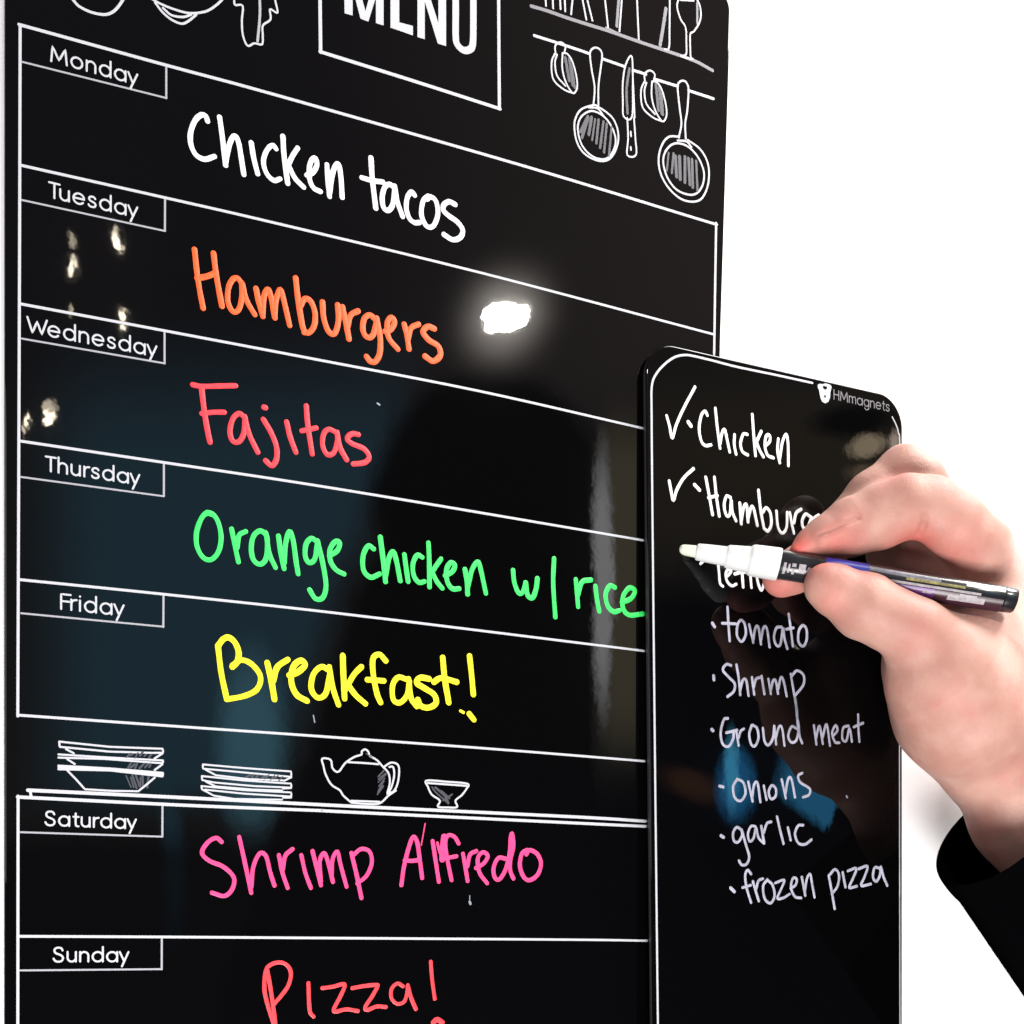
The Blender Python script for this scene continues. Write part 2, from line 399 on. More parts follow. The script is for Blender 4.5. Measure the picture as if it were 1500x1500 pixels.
# ---- stroke font for the printed day names
def arc(cx, cy, r, a0, a1, n=14, ry=None):
    return [(cx + r * math.cos(math.radians(a)), cy + (ry or r) * math.sin(math.radians(a))) for a in np.linspace(a0, a1, n)]
G = {
 'M': (1.42, [[(0, 0), (.12, 1.45), (.70, .25), (1.28, 1.45), (1.42, 0)]]),
 'o': (1, [arc(.5, .5, .5, 0, 360, 26)]),
 'n': (.8, [[(0, 0), (0, 1)], [(0, .5)] + arc(.4, .6, .4, 175, 0) + [(.8, 0)]]),
 'm': (1.3, [[(0, 0), (0, 1)], [(0, .5)] + arc(.325, .68, .325, 175, 0) + [(.65, 0)], [(.65, .5)] + arc(.975, .68, .325, 175, 0) + [(1.3, 0)]]),
 'd': (1, [arc(.5, .5, .5, 0, 360, 26), [(1, 1.52), (1, 0)]]),
 'a': (1, [arc(.5, .5, .5, 0, 360, 26), [(1, 1), (1, 0)]]),
 'g': (1, [arc(.5, .5, .5, 0, 360, 26), [(1, 1), (1, -.1)] + arc(.55, -.1, .45, 0, -150)]),
 'y': (.86, [[(0, 1), (.43, .05)], [(.86, 1), (.22, -.52)]]),
 'T': (.95, [[(0, 1.42), (.95, 1.42)], [(.475, 1.42), (.475, 0)]]),
 'u': (.8, [[(0, 1)] + arc(.4, .4, .4, 180, 350) + [(.8, .5)], [(.8, 1), (.8, 0)]]),
 'e': (1, [[(.02, .52), (.98, .52)] + arc(.5, .5, .5, 5, 320, 24)]),
 's': (.66, [[(.62, .84), (.50, .98), (.30, 1.0), (.10, .92), (.04, .74), (.16, .58), (.36, .51), (.56, .42), (.65, .25), (.56, .06), (.34, 0), (.10, .04), (0, .18)]]),
 'W': (1.75, [[(0, 1.42), (.46, 0), (.875, 1.15), (1.29, 0), (1.75, 1.42)]]),
 'h': (.8, [[(0, 0), (0, 1.52)], [(0, .5)] + arc(.4, .6, .4, 175, 0) + [(.8, 0)]]),
 'r': (.48, [[(0, 0), (0, 1)], [(0, .5), (.06, .78), (.22, .95), (.48, 1.0)]]),
 'F': (.85, [[(0, 0), (0, 1.42), (.85, 1.42)], [(0, .76), (.72, .76)]]),
 'i': (.08, [[(.04, 0), (.04, 1)], [(.04, 1.36), (.05, 1.40)]]),
 'S': (.92, [[(.86, 1.16), (.74, 1.38), (.46, 1.45), (.18, 1.36), (.08, 1.10), (.20, .88), (.46, .76), (.76, .62), (.90, .36), (.78, .08), (.48, -.02), (.16, .06), (0, .30)]]),
 't': (.5, [[(.22, 1.36), (.22, .22), (.32, .03), (.5, 0)], [(0, 1), (.5, 1)]]),
 'H': (.95, [[(0, 0), (0, 1.42)], [(.95, 0), (.95, 1.42)], [(0, .74), (.95, .74)]]),
}
SHARP = set('MyTWFH')
def text(paint, string, start, end_px, w, gap=.42, tall=1.0, narrow=None):
    """lay `string` along the board's x axis from pixel `start` (baseline) to pixel column end_px"""
    a = paint.Y.loc(*start)
    slope = (1403 - start[1]) / (4828 - start[0])
    b = paint.Y.loc(end_px, start[1] + slope * (end_px - start[0]))
    gaps = []
    for c, d in zip(string, string[1:]):
        g = gap
        if c in 'TF': g = gap * .15 if d in 'ur' else gap * .6
        if c == 'W': g = gap * .35
        if c == 'r' or (d == 'y'): g = gap * .62
        if c in 't': g = gap * .75
        gaps.append(g)
    total = sum(G[c][0] for c in string) + sum(gaps)
    k = (b[0] - a[0]) / total
    r = w / 2 * scale_at(paint.Y.hit(*start)); x = a[0]
    for i, c in enumerate(string):
        for st in G[c][1]:
            pts = st if c in SHARP else catmull(st, 3)
            if c in SHARP:
                pts = sum([[np.array(st[q]) + (np.array(st[q + 1]) - np.array(st[q])) * t for t in np.linspace(0, 1, 6)] for q in range(len(st) - 1)], [])
            paint.ribbon([(x + q[0] * k, a[1] + q[1] * k * tall) for q in pts], r)
        x += G[c][0] * k + (gaps[i] * k if i < len(gaps) else 0)
for day, st, en in (('Monday', (75, 89.5), 201), ('Tuesday', (72, 288.5), 201), ('Wednesday', (40, 486), 229), ('Thursday', (67, 689.5), 204), ('Friday', (89.5, 892), 181), ('Saturday', (66.5, 1208.5), 199), ('Sunday', (78.5, 1408.5), 188)):
    p = Paint(Y0, .00002); text(p, day, st, en, 2.8); o = p.build('day_name', M_PRINT, menu, 'printed day name ' + day)

# ---- title
z2 = dict(org=(400, 0), sc=3.75)
p = Paint(Y0, .00003)
p.px([(258, -260), (258, 0), (261, 286)], 6.0, **z2); p.px([(258, 284), (750, 438), (1247, 598)], 5.6, **z2); p.px([(1238, -200), (1240, 200), (1243, 598)], 5.6, **z2)
p.build('title_frame', M_PRINT, menu)
p = Paint(Y0, .00002)
for q in ([(388, -200), (437, -188), (437, 85), (393, 73)], [(402, -196), (440, -188), (523, 119), (480, 102)], [(497, 100), (523, 119), (607, -150), (568, -160)], [(565, -160), (607, -150), (607, 140), (565, 127)],
          [(645, -140), (693, -128), (693, 150), (645, 155)], [(645, 152), (690, 122), (768, 143), (768, 195)], [(693, -128), (768, -108), (768, -60), (693, -78)],
          [(793, -100), (833, -90), (833, 216), (793, 204)], [(800, -98), (838, -90), (948, 253), (905, 240)], [(908, -70), (950, -60), (950, 254), (908, 240)]):
    p.poly(q, **z2)
p.px([(1003, -40), (1003, 90), (1003, 200), (1012, 245), (1045, 276), (1080, 272), (1097, 240), (1100, 120), (1100, -10)], 11.6, **z2)
p.build('menu_title', M_PRINT, menu, 'bold white word MENU cut by the picture edge')

# ---- printed kitchen drawings
def drawing(name, strokes, org, sc, w, label=None, grey=(), grey_w=5, m2=None, smooth=True):
    if grey:
        g = Paint(Y0, .00001)
        for s_ in grey: g.px([(q_[0] + random.uniform(-7, 7), q_[1] + random.uniform(-7, 7)) for q_ in s_], grey_w * random.uniform(.6, 1.1), org=org, sc=sc, n=3)
    p = Paint(Y0, .00003)
    for s_ in strokes: p.px(s_, w * .92, smooth=smooth, org=org, sc=sc, n=5)
    o = p.build(name, M_PRINT, menu, label)
    if grey: g.build('hatching', m2 or M_PRINT_GREY, o)
    return o
zt = ((80, 0), 4.4118)
drawing('bowl_drawing', [[(60, -110), (90, -40), (120, 0), (160, 42), (240, 80), (330, 94), (390, 66), (440, 0), (460, -60)]], *zt, 5.0)
drawing('bowl_drawing', [[(560, -50), (640, 0), (700, 32), (790, 66), (870, 85), (950, 80), (1010, 58), (1080, 0), (1110, -60)], [(650, 18), (700, 82), (760, 130), (820, 153), (862, 138), (915, 95)], [(700, 52), (755, 98), (830, 110), (880, 95)]], *zt, 4.2)
drawing('jug_drawing', [[(1150, -60), (1160, 0), (1166, 32), (1215, 38), (1210, 130), (1215, 220), (1235, 280), (1255, 297), (1290, 280), (1340, 286), (1345, 230), (1346, 165), (1395, 125), (1392, 60), (1440, 82), (1425, 0), (1420, -60)]], *zt, 3.6,
        grey=[[(1328, -40), (1322, 100), (1318, 270)]], grey_w=6, m2=M_PRINT_THIN)
zk = ((760, 0), 4.6875)
p = Paint(Y0, .00001)
p.px([(85, 42), (200, 76), (330, 122), (480, 170), (620, 214), (830, 288), (1000, 345), (1200, 415), (1330, 484)], 5.6, org=zk[0], sc=zk[1])
p.px([(690, -60), (672, 180)], 5, org=zk[0], sc=zk[1]); p.px([(1010, 60), (990, 190), (970, 310)], 6, org=zk[0], sc=zk[1]); p.px([(600, 190), (700, 240)], 4, org=zk[0], sc=zk[1]); p.px([(1225, 20), (1225, 160)], 4, org=zk[0], sc=zk[1])
p.build('shelf_drawing', M_LOGO_GREY, menu)
drawing('bottles_drawing', [[(180, -60), (186, 40)], [(230, -60), (235, 58)], [(280, -60), (286, 62)], [(313, -60), (318, 78)], [(374, -60), (358, 98)], [(430, -40), (463, 135)], [(455, -60), (505, 142)], [(585, -60), (612, 188)], [(711, -60), (690, 216)], [(808, -60), (823, 270)],
        [(1036, -60), (1034, 200), (1030, 330), (1000, 338)]], *zk, 3.4)
drawing('glass_drawing', [[(1110, -40), (1086, 40), (1110, 130), (1145, 190), (1150, 300), (1148, 372), (1112, 384)], [(1200, -40), (1243, 40), (1246, 135), (1205, 212), (1178, 232), (1176, 300), (1180, 388), (1195, 406)], [(1112, 384), (1150, 398), (1195, 406)], [(1110, 0), (1200, 5)]], *zk, 3.2)
drawing('hanging_rail_drawing', [[(105, 244), (250, 290), (420, 346), (482, 368)], [(580, 406), (722, 456)], [(790, 484), (872, 510)], [(930, 543), (1090, 592)], [(1165, 622), (1336, 678)]], *zk, 5.0)
def cup(dx, dy):
    t = lambda L: [(a + dx, b + dy) for a, b in L]
    drawing('hanging_cup_drawing', [t([(252, 372), (250, 315), (285, 290), (318, 315), (312, 365)]), t([(245, 372), (226, 420), (226, 500), (246, 560), (310, 615), (372, 640)]), t([(305, 365), (335, 372), (368, 425), (394, 520), (400, 600), (372, 640), (325, 570), (298, 470), (300, 365)]),
            t([(262, 375), (248, 430), (262, 520), (320, 590)])], *zk, 3.2, grey=[t([(322, 390), (340, 560)]), t([(345, 410), (365, 590)]), t([(365, 450), (382, 600)])], grey_w=5)
cup(0, 0); cup(614, 194)
drawing('pan_drawing', [[(512, 722), (520, 600), (500, 480), (488, 372), (502, 338), (526, 327), (556, 340), (572, 382), (560, 480), (546, 600), (546, 722)],
        [(515, 722), (430, 750), (390, 810), (381, 880), (400, 980), (450, 1055), (530, 1100), (600, 1103), (650, 1060), (680, 980), (680, 900), (650, 820), (600, 770), (545, 735), (515, 722)],
        [(500, 762), (440, 790), (410, 840), (406, 905), (430, 990), (480, 1055), (545, 1090), (610, 1085), (655, 1020), (662, 940), (625, 850), (570, 790), (500, 762)], [(480, 738), (540, 745), (580, 795)]], *zk, 3.4,
        grey=[[(470, 800 + k * 6), (430 + k * 4, 900 + k * 22)] for k in range(3)] + [[(500 + k * 26, 800 + k * 14), (476 + k * 28, 930 + k * 28)] for k in range(6)], grey_w=5.2)
drawing('knife_drawing', [[(776, 390), (735, 440), (714, 560), (714, 700), (720, 800), (776, 804), (782, 600), (776, 390)], [(744, 810), (750, 950), (744, 1064), (804, 1064), (800, 950), (790, 808)], [(780, 480), (795, 806)], [(768, 905), (770, 935)], [(768, 1010), (770, 1030)]], *zk, 3.2, grey=[[(755, 470), (740, 620), (742, 780)]], grey_w=5)
drawing('pan_drawing', [[(1098, 945), (1116, 850), (1105, 750), (1090, 605), (1100, 567), (1126, 554), (1152, 570), (1165, 622), (1156, 760), (1142, 850), (1146, 955)],
        [(1095, 938), (1030, 940), (985, 990), (960, 1080), (970, 1180), (1020, 1280), (1100, 1358), (1180, 1385), (1250, 1368), (1293, 1290), (1306, 1190), (1290, 1100), (1240, 1020), (1160, 962)],
        [(1095, 984), (1040, 1000), (1000, 1055), (992, 1125), (1020, 1220), (1080, 1300), (1160, 1336), (1220, 1328), (1262, 1270), (1270, 1180), (1230, 1080), (1165, 1010), (1095, 984)], [(1090, 965), (1150, 972), (1185, 1010)]], *zk, 3.6,
        grey=[[(1030 + k * 26, 1050 + k * 8), (1018 + k * 30, 1170 + k * 20)] for k in range(8)], grey_w=5.6)

zs = ((20, 1040), 3.4091)
drawing('bowl_stack_drawing', [[(228, 158), (480, 184), (745, 194), (746, 214), (690, 214), (480, 208), (229, 184), (228, 158)], [(262, 196), (300, 216)], [(742, 218), (704, 242)],
        [(224, 222), (450, 236), (745, 252)], [(224, 238), (450, 244), (745, 266), (745, 252)], [(268, 246), (305, 270)], [(742, 272), (704, 300)],
        [(224, 278), (480, 292), (745, 314)], [(224, 296), (480, 302), (745, 332), (745, 314)], [(224, 286), (480, 297), (745, 324)], [(268, 302), (310, 345), (356, 396), (490, 404), (622, 406), (662, 374), (704, 338)]], *zs, 3.6,
        smooth=False, grey=[[(560 + k * 18, 330), (580 + k * 14, 385)] for k in range(7)] + [[(580 + k * 22, 216), (560 + k * 22, 234)] for k in range(6)] + [[(580 + k * 22, 266), (565 + k * 22, 286)] for k in range(6)], grey_w=3.4)
drawing('plate_stack_drawing', [[(945, 272), (1150, 290), (1386, 307), (1386, 334), (1340, 330), (1150, 312), (945, 293), (945, 272)], [(958, 298), (1010, 326), (1170, 345), (1345, 352)], [(1386, 336), (1350, 354)],
        [(940, 330), (1150, 352), (1386, 368), (1386, 390), (1345, 392)], [(940, 330), (941, 350), (1000, 362), (1200, 380), (1386, 388)], [(960, 358), (1010, 382), (1200, 398), (1340, 402)],
        [(938, 380), (1150, 400), (1386, 412), (1386, 438), (1345, 438)], [(938, 380), (940, 396), (1000, 428), (1100, 444), (1340, 448)], [(955, 398), (1150, 418), (1380, 432)]], *zs, 3.3,
        smooth=False, grey=[[(1180 + k * 24, 322 + k), (1160 + k * 24, 342 + k)] for k in range(8)], grey_w=3.2)
zb_ = ((280, 900), 3.4091)
drawing('teapot_drawing', [[(800, 940), (760, 905), (742, 878), (700, 850), (672, 800), (660, 755), (654, 721), (696, 726), (706, 768), (735, 786), (770, 742), (815, 712), (850, 700), (852, 684), (870, 674), (886, 688), (892, 706), (928, 728), (955, 758), (985, 792), (992, 840), (980, 890)],
        [(800, 940), (870, 946), (940, 944), (985, 905), (1022, 880)], [(785, 738), (860, 742), (935, 748)], [(962, 762), (1000, 740), (1036, 758), (1034, 830), (1014, 880), (980, 896)], [(990, 762), (1008, 762), (1014, 800), (1004, 850), (990, 884)], [(800, 931), (940, 936)]], *zb_, 3.6,
        grey=[[(975 - k * 2, 775 + k * 15), (930, 815 + k * 14)] for k in range(7)] + [[(870, 690), (900, 720)]], grey_w=2.6)
drawing('cup_drawing', [[(1176, 830), (1280, 836), (1380, 846), (1374, 872), (1350, 904), (1320, 930), (1328, 962), (1280, 964), (1232, 960), (1242, 930), (1202, 900), (1182, 860), (1176, 830)], [(1182, 842), (1375, 856)]], *zb_, 3.6,
        grey=[[(1200, 856), (1225, 890), (1275, 945)], [(1215, 862), (1260, 905), (1290, 945)], [(1255, 885), (1290, 920)], [(1265, 925), (1300, 900)]], grey_w=4.5)

# ---- handwriting
def write(name, strokes, org, sc, w, m, parent, Y, label, rough=.05, dots=()):
    p = Paint(Y, .00014)
    for s_ in strokes: p.px(s_, w * random.uniform(.95, 1.06), org=org, sc=sc, rough=rough)
    for d in dots: p.px(d[0], d[1], org=org, sc=sc)
    return p.build(name, m, parent, label)
zA = ((260, 140), 3.4091)
write('handwriting', [
 [(150, 128), (140, 102), (118, 97), (88, 124), (66, 182), (66, 240), (90, 294), (135, 318), (184, 304)],
 [(210, 108), (224, 210), (240, 348)], [(240, 335), (254, 262), (274, 210), (292, 206), (306, 240), (318, 310), (331, 394)],
 [(368, 236), (380, 310), (400, 390)], [(492, 266), (478, 250), (456, 260), (434, 300), (430, 345), (448, 394), (482, 424), (512, 416)],
 [(526, 204), (532, 300), (550, 438)], [(600, 262), (575, 300), (552, 350), (550, 372)], [(556, 352), (586, 412), (630, 458)],
 [(645, 398), (676, 384), (696, 346), (688, 314), (670, 322), (658, 362), (660, 420), (680, 462), (714, 480)],
 [(746, 346), (750, 420), (759, 504)], [(760, 484), (772, 396), (792, 346), (806, 350), (816, 410), (822, 508)],
 [(966, 312), (973, 420), (990, 562)], [(920, 410), (970, 424), (1026, 432)],
 [(1084, 462), (1060, 444), (1036, 456), (1022, 505), (1028, 556), (1050, 574), (1074, 546), (1084, 470)], [(1084, 452), (1098, 530), (1124, 604)],
 [(1184, 498), (1168, 482), (1148, 508), (1142, 560), (1156, 610), (1182, 634), (1208, 634)],
 [(1252, 502), (1226, 528), (1218, 596), (1244, 652), (1278, 650), (1300, 592), (1290, 528), (1264, 506), (1246, 518)],
 [(1386, 544), (1356, 530), (1330, 546), (1328, 574), (1356, 602), (1398, 632), (1424, 672), (1412, 708), (1374, 720), (1330, 694)]], *zA, 8.6, I_WHITE, menu, Y0, 'white handwriting Chicken tacos')
write('handwriting', [
 [(85, 768), (98, 890), (112, 980), (128, 1062)], [(180, 788), (194, 900), (222, 1052)], [(98, 912), (150, 902), (192, 884)],
 [(322, 940), (300, 912), (276, 918), (254, 962), (252, 1030), (276, 1078), (306, 1068), (322, 1004), (322, 934), (344, 1020), (386, 1094)],
 [(392, 964), (406, 1030), (426, 1102)], [(426, 1086), (432, 1005), (452, 968), (468, 1010), (486, 1110)], [(486, 1100), (492, 1022), (514, 968), (534, 1036), (560, 1148)],
 [(590, 912), (602, 1020), (622, 1140), (634, 1180)], [(616, 1050), (634, 1016), (664, 1026), (686, 1082), (684, 1144), (660, 1182), (632, 1182)],
 [(724, 1032), (730, 1110), (754, 1178), (786, 1186), (804, 1120), (800, 1046)], [(824, 1056), (842, 1140), (856, 1216)], [(850, 1152), (866, 1096), (902, 1076)],
 [(988, 1118), (960, 1096), (932, 1116), (926, 1172), (946, 1206), (976, 1196), (994, 1126)], [(994, 1112), (1012, 1206), (1010, 1286), (988, 1328), (962, 1326), (944, 1304)],
 [(1036, 1178), (1066, 1168), (1084, 1132), (1068, 1108), (1048, 1136), (1054, 1208), (1100, 1266)],
 [(1132, 1142), (1146, 1200), (1156, 1266)], [(1150, 1222), (1166, 1162), (1204, 1142)],
 [(1282, 1164), (1250, 1154), (1226, 1180), (1254, 1220), (1302, 1252), (1312, 1298), (1276, 1326), (1236, 1302)]], *zA, 9.4, I_ORANGE, menu, Y0, 'orange handwriting Hamburgers')
zF = ((260, 540), 4.1667)
write('handwriting', [
 [(92, 98), (150, 108), (250, 106), (355, 104)], [(146, 112), (164, 262), (180, 360), (198, 448)], [(148, 274), (220, 266), (286, 266)],
 [(408, 296), (376, 274), (338, 306), (320, 382), (336, 440), (374, 446), (404, 396), (412, 296)], [(410, 292), (438, 400), (490, 510)],
 [(524, 310), (572, 392), (604, 478), (604, 552), (576, 592), (538, 562)], [(666, 326), (688, 418), (722, 510)],
 [(786, 228), (796, 350), (822, 520)], [(758, 380), (846, 362)],
 [(970, 390), (924, 370), (892, 400), (886, 470), (914, 524), (954, 512), (976, 440), (974, 388)], [(974, 390), (992, 480), (1032, 556)],
 [(1104, 402), (1064, 398), (1036, 428), (1066, 458), (1136, 488), (1170, 536), (1144, 572), (1072, 582)]], *zF, 8.8, I_RED, menu, Y0, 'red handwriting Fajitas', dots=[([(528, 236), (536, 238)], 9.5)])
zC = ((500, 720), 3.2609)
def cv(L, a=zC, b=zF): return [tuple((np.array(a[0]) + np.array(q) / a[1] - np.array(b[0])) * b[1]) for q in L]
write('handwriting', [
 [(205, 890), (180, 878), (144, 918), (116, 1002), (120, 1088), (158, 1154), (208, 1164), (252, 1112), (266, 1024), (246, 932), (206, 882), (166, 890)],
 [(330, 978), (350, 1080), (372, 1180)], [(364, 1092), (376, 1018), (416, 994)],
 [(544, 1018), (506, 990), (464, 1022), (450, 1098), (464, 1168), (506, 1194), (542, 1152), (548, 1040), (534, 1000)], [(540, 1004), (560, 1128), (598, 1214)],
 [(616, 1022), (630, 1120), (650, 1220)], [(652, 1184), (660, 1066), (684, 994), (706, 1050), (724, 1180), (736, 1252)],
 [(850, 1056), (816, 1036), (784, 1074), (780, 1146), (804, 1184), (838, 1160), (854, 1064)], [(854, 1050), (888, 1196), (906, 1326), (886, 1398), (842, 1404), (806, 1350)],
 [(926, 1142), (974, 1112), (990, 1064), (962, 1056), (930, 1106), (934, 1176), (968, 1228), (1016, 1254)]] +
 [cv(L) for L in (
 [(154, 274), (128, 260), (104, 306), (106, 376), (140, 410), (182, 394)], [(186, 218), (200, 330), (211, 430)], [(211, 404), (228, 316), (248, 288), (264, 336), (281, 426)],
 [(301, 302), (310, 370), (319, 430)], [(386, 314), (362, 304), (342, 346), (346, 402), (370, 434), (396, 430)],
 [(416, 246), (420, 340), (421, 456)], [(476, 322), (444, 368), (424, 404)], [(432, 382), (456, 430), (482, 462)],
 [(496, 402), (530, 382), (542, 352), (522, 340), (502, 374), (506, 430), (530, 464), (562, 464)],
 [(590, 372), (600, 430), (603, 490)], [(605, 452), (624, 374), (652, 336), (668, 384), (690, 486)],
 [(820, 376), (826, 434), (846, 484), (866, 480), (880, 440)], [(880, 436), (890, 496), (914, 506), (930, 464), (936, 416)],
 [(1016, 320), (1012, 440), (1022, 600)], [(1120, 420), (1126, 490), (1131, 550)], [(1131, 492), (1150, 432), (1192, 422)],
 [(1214, 452), (1220, 510), (1232, 572)], [(1306, 458), (1282, 450), (1262, 492), (1272, 546), (1300, 574), (1328, 568)],
 [(1340, 530), (1384, 510), (1402, 474), (1376, 460), (1346, 500), (1346, 558), (1376, 590), (1440, 584)])], *zF, 8.4, I_GREEN, menu, Y0, 'green handwriting Orange chicken w/ rice')
write('handwriting', [
 [(134, 160), (150, 290), (178, 424)], [(134, 158), (160, 124), (190, 116), (222, 146), (238, 196), (228, 240), (206, 262)], [(206, 256), (250, 228), (304, 250), (346, 310), (330, 372), (270, 406), (180, 424)],
 [(380, 242), (400, 330), (416, 424)], [(410, 332), (430, 264), (482, 226)],
 [(490, 304), (530, 290), (568, 254), (548, 230), (510, 262), (500, 336), (526, 400), (578, 432)],
 [(690, 280), (650, 262), (610, 300), (600, 372), (632, 416), (672, 394), (692, 300)], [(690, 262), (708, 368), (736, 452)],
 [(757, 206), (760, 300), (766, 420)], [(850, 262), (812, 302), (772, 372)], [(784, 352), (820, 402), (870, 446)],
 [(972, 232), (940, 200), (908, 222), (910, 306), (928, 396), (946, 440)], [(880, 326), (962, 332)],
 [(1080, 326), (1034, 314), (1006, 356), (1010, 426), (1044, 440), (1078, 402), (1090, 334)], [(1086, 322), (1098, 416), (1126, 460)],
 [(1188, 322), (1144, 316), (1126, 342), (1168, 370), (1214, 402), (1222, 444), (1184, 466), (1146, 456), (1132, 426)],
 [(1256, 216), (1266, 320), (1286, 440)], [(1212, 338), (1250, 318), (1326, 338)], [(1390, 208), (1400, 300), (1409, 400)], [(1388, 496), (1412, 526)]], *zb_, 9.6, I_YELLOW, menu, Y0, 'yellow handwriting Breakfast!', dots=[([(1345, 482), (1360, 490)], 5)])
zL = ((500, 1160), 4.4118)
def cl(L): return cv(L, zL, zb_)
write('handwriting', [
 [(152, 1136), (124, 1116), (82, 1140), (54, 1190), (90, 1230), (160, 1260), (212, 1312), (206, 1370), (166, 1406), (104, 1390)],
 [(240, 1112), (266, 1230), (300, 1390)], [(300, 1362), (310, 1262), (342, 1194), (374, 1208), (394, 1286), (416, 1354)],
 [(438, 1202), (456, 1290), (482, 1366)], [(458, 1272), (470, 1206), (506, 1172)], [(550, 1202), (570, 1290), (598, 1366)],
 [(606, 1182), (626, 1262), (648, 1352)], [(648, 1332), (642, 1234), (664, 1192), (684, 1240), (708, 1336)], [(702, 1304), (706, 1224), (730, 1184), (746, 1250), (776, 1360)],
 [(800, 1192), (826, 1300), (850, 1416)], [(810, 1202), (848, 1172), (890, 1184), (902, 1240), (876, 1304), (830, 1344)]] + [cl(L) for L in (
 [(388, 602), (405, 482), (438, 352), (465, 290), (490, 326), (506, 430), (522, 556)], [(410, 442), (455, 446), (502, 440)], [(590, 318), (610, 450), (630, 580)],
 [(758, 334), (732, 292), (694, 280), (672, 320), (682, 420), (712, 570)], [(650, 432), (700, 424), (744, 416)], [(786, 400), (800, 480), (816, 576)], [(814, 482), (832, 406), (872, 382)],
 [(870, 492), (920, 462), (946, 414), (914, 390), (882, 430), (892, 520), (942, 590)],
 [(1062, 432), (1014, 428), (984, 490), (990, 550), (1020, 566), (1060, 504), (1086, 400), (1094, 300), (1104, 270), (1112, 350), (1092, 440), (1092, 510), (1112, 560)],
 [(1200, 376), (1166, 400), (1154, 480), (1180, 552), (1220, 570), (1270, 532), (1290, 462), (1266, 402), (1216, 376), (1196, 404)], [(518, 340), (530, 270), (542, 205)])][:-1], *zb_, 6.9, I_PINK, menu, Y0, 'pink handwriting Shrimp Alfredo',
 dots=[(cl([(664, 290), (656, 360), (652, 436)]), 10.5), (cl([(620, 330), (640, 400), (660, 430)]), 5), (cl([(516, 345), (530, 270), (541, 205)]), 2.2)])
zP = ((360, 1380), 4.6875)
write('handwriting', [
 [(200, 620), (190, 560), (150, 430), (128, 320), (138, 196), (178, 152), (240, 140), (290, 166), (310, 222), (290, 302), (240, 372), (194, 426)], [(148, 196), (170, 320), (192, 470), (206, 600)],
 [(430, 282), (434, 400), (442, 482), (466, 512)], [(526, 316), (600, 306), (668, 288), (678, 306), (650, 372), (606, 456), (616, 478), (690, 462), (770, 474)],
 [(732, 316), (810, 302), (896, 294), (904, 306), (868, 372), (820, 446), (836, 466), (900, 442), (962, 446)],
 [(1080, 304), (1042, 284), (1002, 320), (1000, 384), (1040, 424), (1088, 408), (1108, 344), (1112, 296)], [(1114, 302), (1134, 380), (1168, 460)], [(1270, 134), (1280, 260), (1298, 390)]], *zP, 6.6, I_CORAL, menu, Y0, 'coral red handwriting Pizza!',
 dots=[([(1288, 552), (1314, 532), (1348, 552)], 9)])
for a, b, w in (((688, 1321), (689, 1324), 4.2), ((688, 1312), (688, 1318), 1.6), ((459, 1048), (461, 1058), 2.0), ((553, 591), (556, 593), 3)):
    p = Paint(Y0, .00003); p.px([a, b], w); p.build('chalk_speck', I_SMEAR, menu)

# ---- shopping list
zl = ((930, 480), 3.6585)
YL = LIST
p = Paint(YL, .00003)
p.px([(964, 1530), (961, 1260), (957.2, 900), (955, 680), (954.4, 600), (954.3, 573), (956, 559), (960.5, 549), (968, 539), (979, 529), (990, 522.5), (1003, 520), (1016, 521.6), (1043, 528), (1080, 537.5), (1140, 550), (1190, 561)], 3.9)
p.px([(1307, 611), (1312, 621), (1316, 634), (1318, 655), (1318.2, 800), (1317.6, 1000), (1317.8, 1250), (1318.4, 1530)], 2.6)
p.build('printed_border', M_PRINT, lst)
def lines(name, strokes, org, sc, w, m, label, dots=()): return write(name, strokes, org, sc, w, m, lst, YL, label, .04, dots)
lines('check_mark', [[(170, 472), (186, 530), (200, 592), (222, 520), (262, 430), (322, 318)]], *zl, 5.6, I_WHITE, 'white tick beside Chicken')
lines('check_mark', [[(184, 822), (194, 876), (206, 926), (224, 870), (262, 805), (314, 756)]], *zl, 5.6, I_WHITE, 'white tick beside Hamburgers')
lines('list_item', [
 [(388, 470), (376, 448), (356, 470), (344, 540), (356, 608), (378, 632), (408, 628)], [(431, 432), (442, 540), (456, 646)], [(456, 622), (468, 560), (482, 548), (494, 600), (508, 666)],
 [(534, 574), (532, 625), (542, 678)], [(602, 572), (580, 572), (566, 620), (576, 664), (604, 682)], [(629, 466), (636, 570), (646, 686)], [(677, 556), (654, 606), (648, 632)], [(652, 616), (668, 656), (688, 692)],
 [(698, 634), (722, 610), (722, 578), (704, 580), (696, 630), (710, 682), (742, 698)], [(768, 596), (764, 660), (776, 724)], [(776, 700), (790, 614), (810, 572), (820, 620), (822, 740)]], *zl, 5.6, I_WHITE, 'white list item Chicken', dots=[([(286, 506), (300, 526)], 7)])
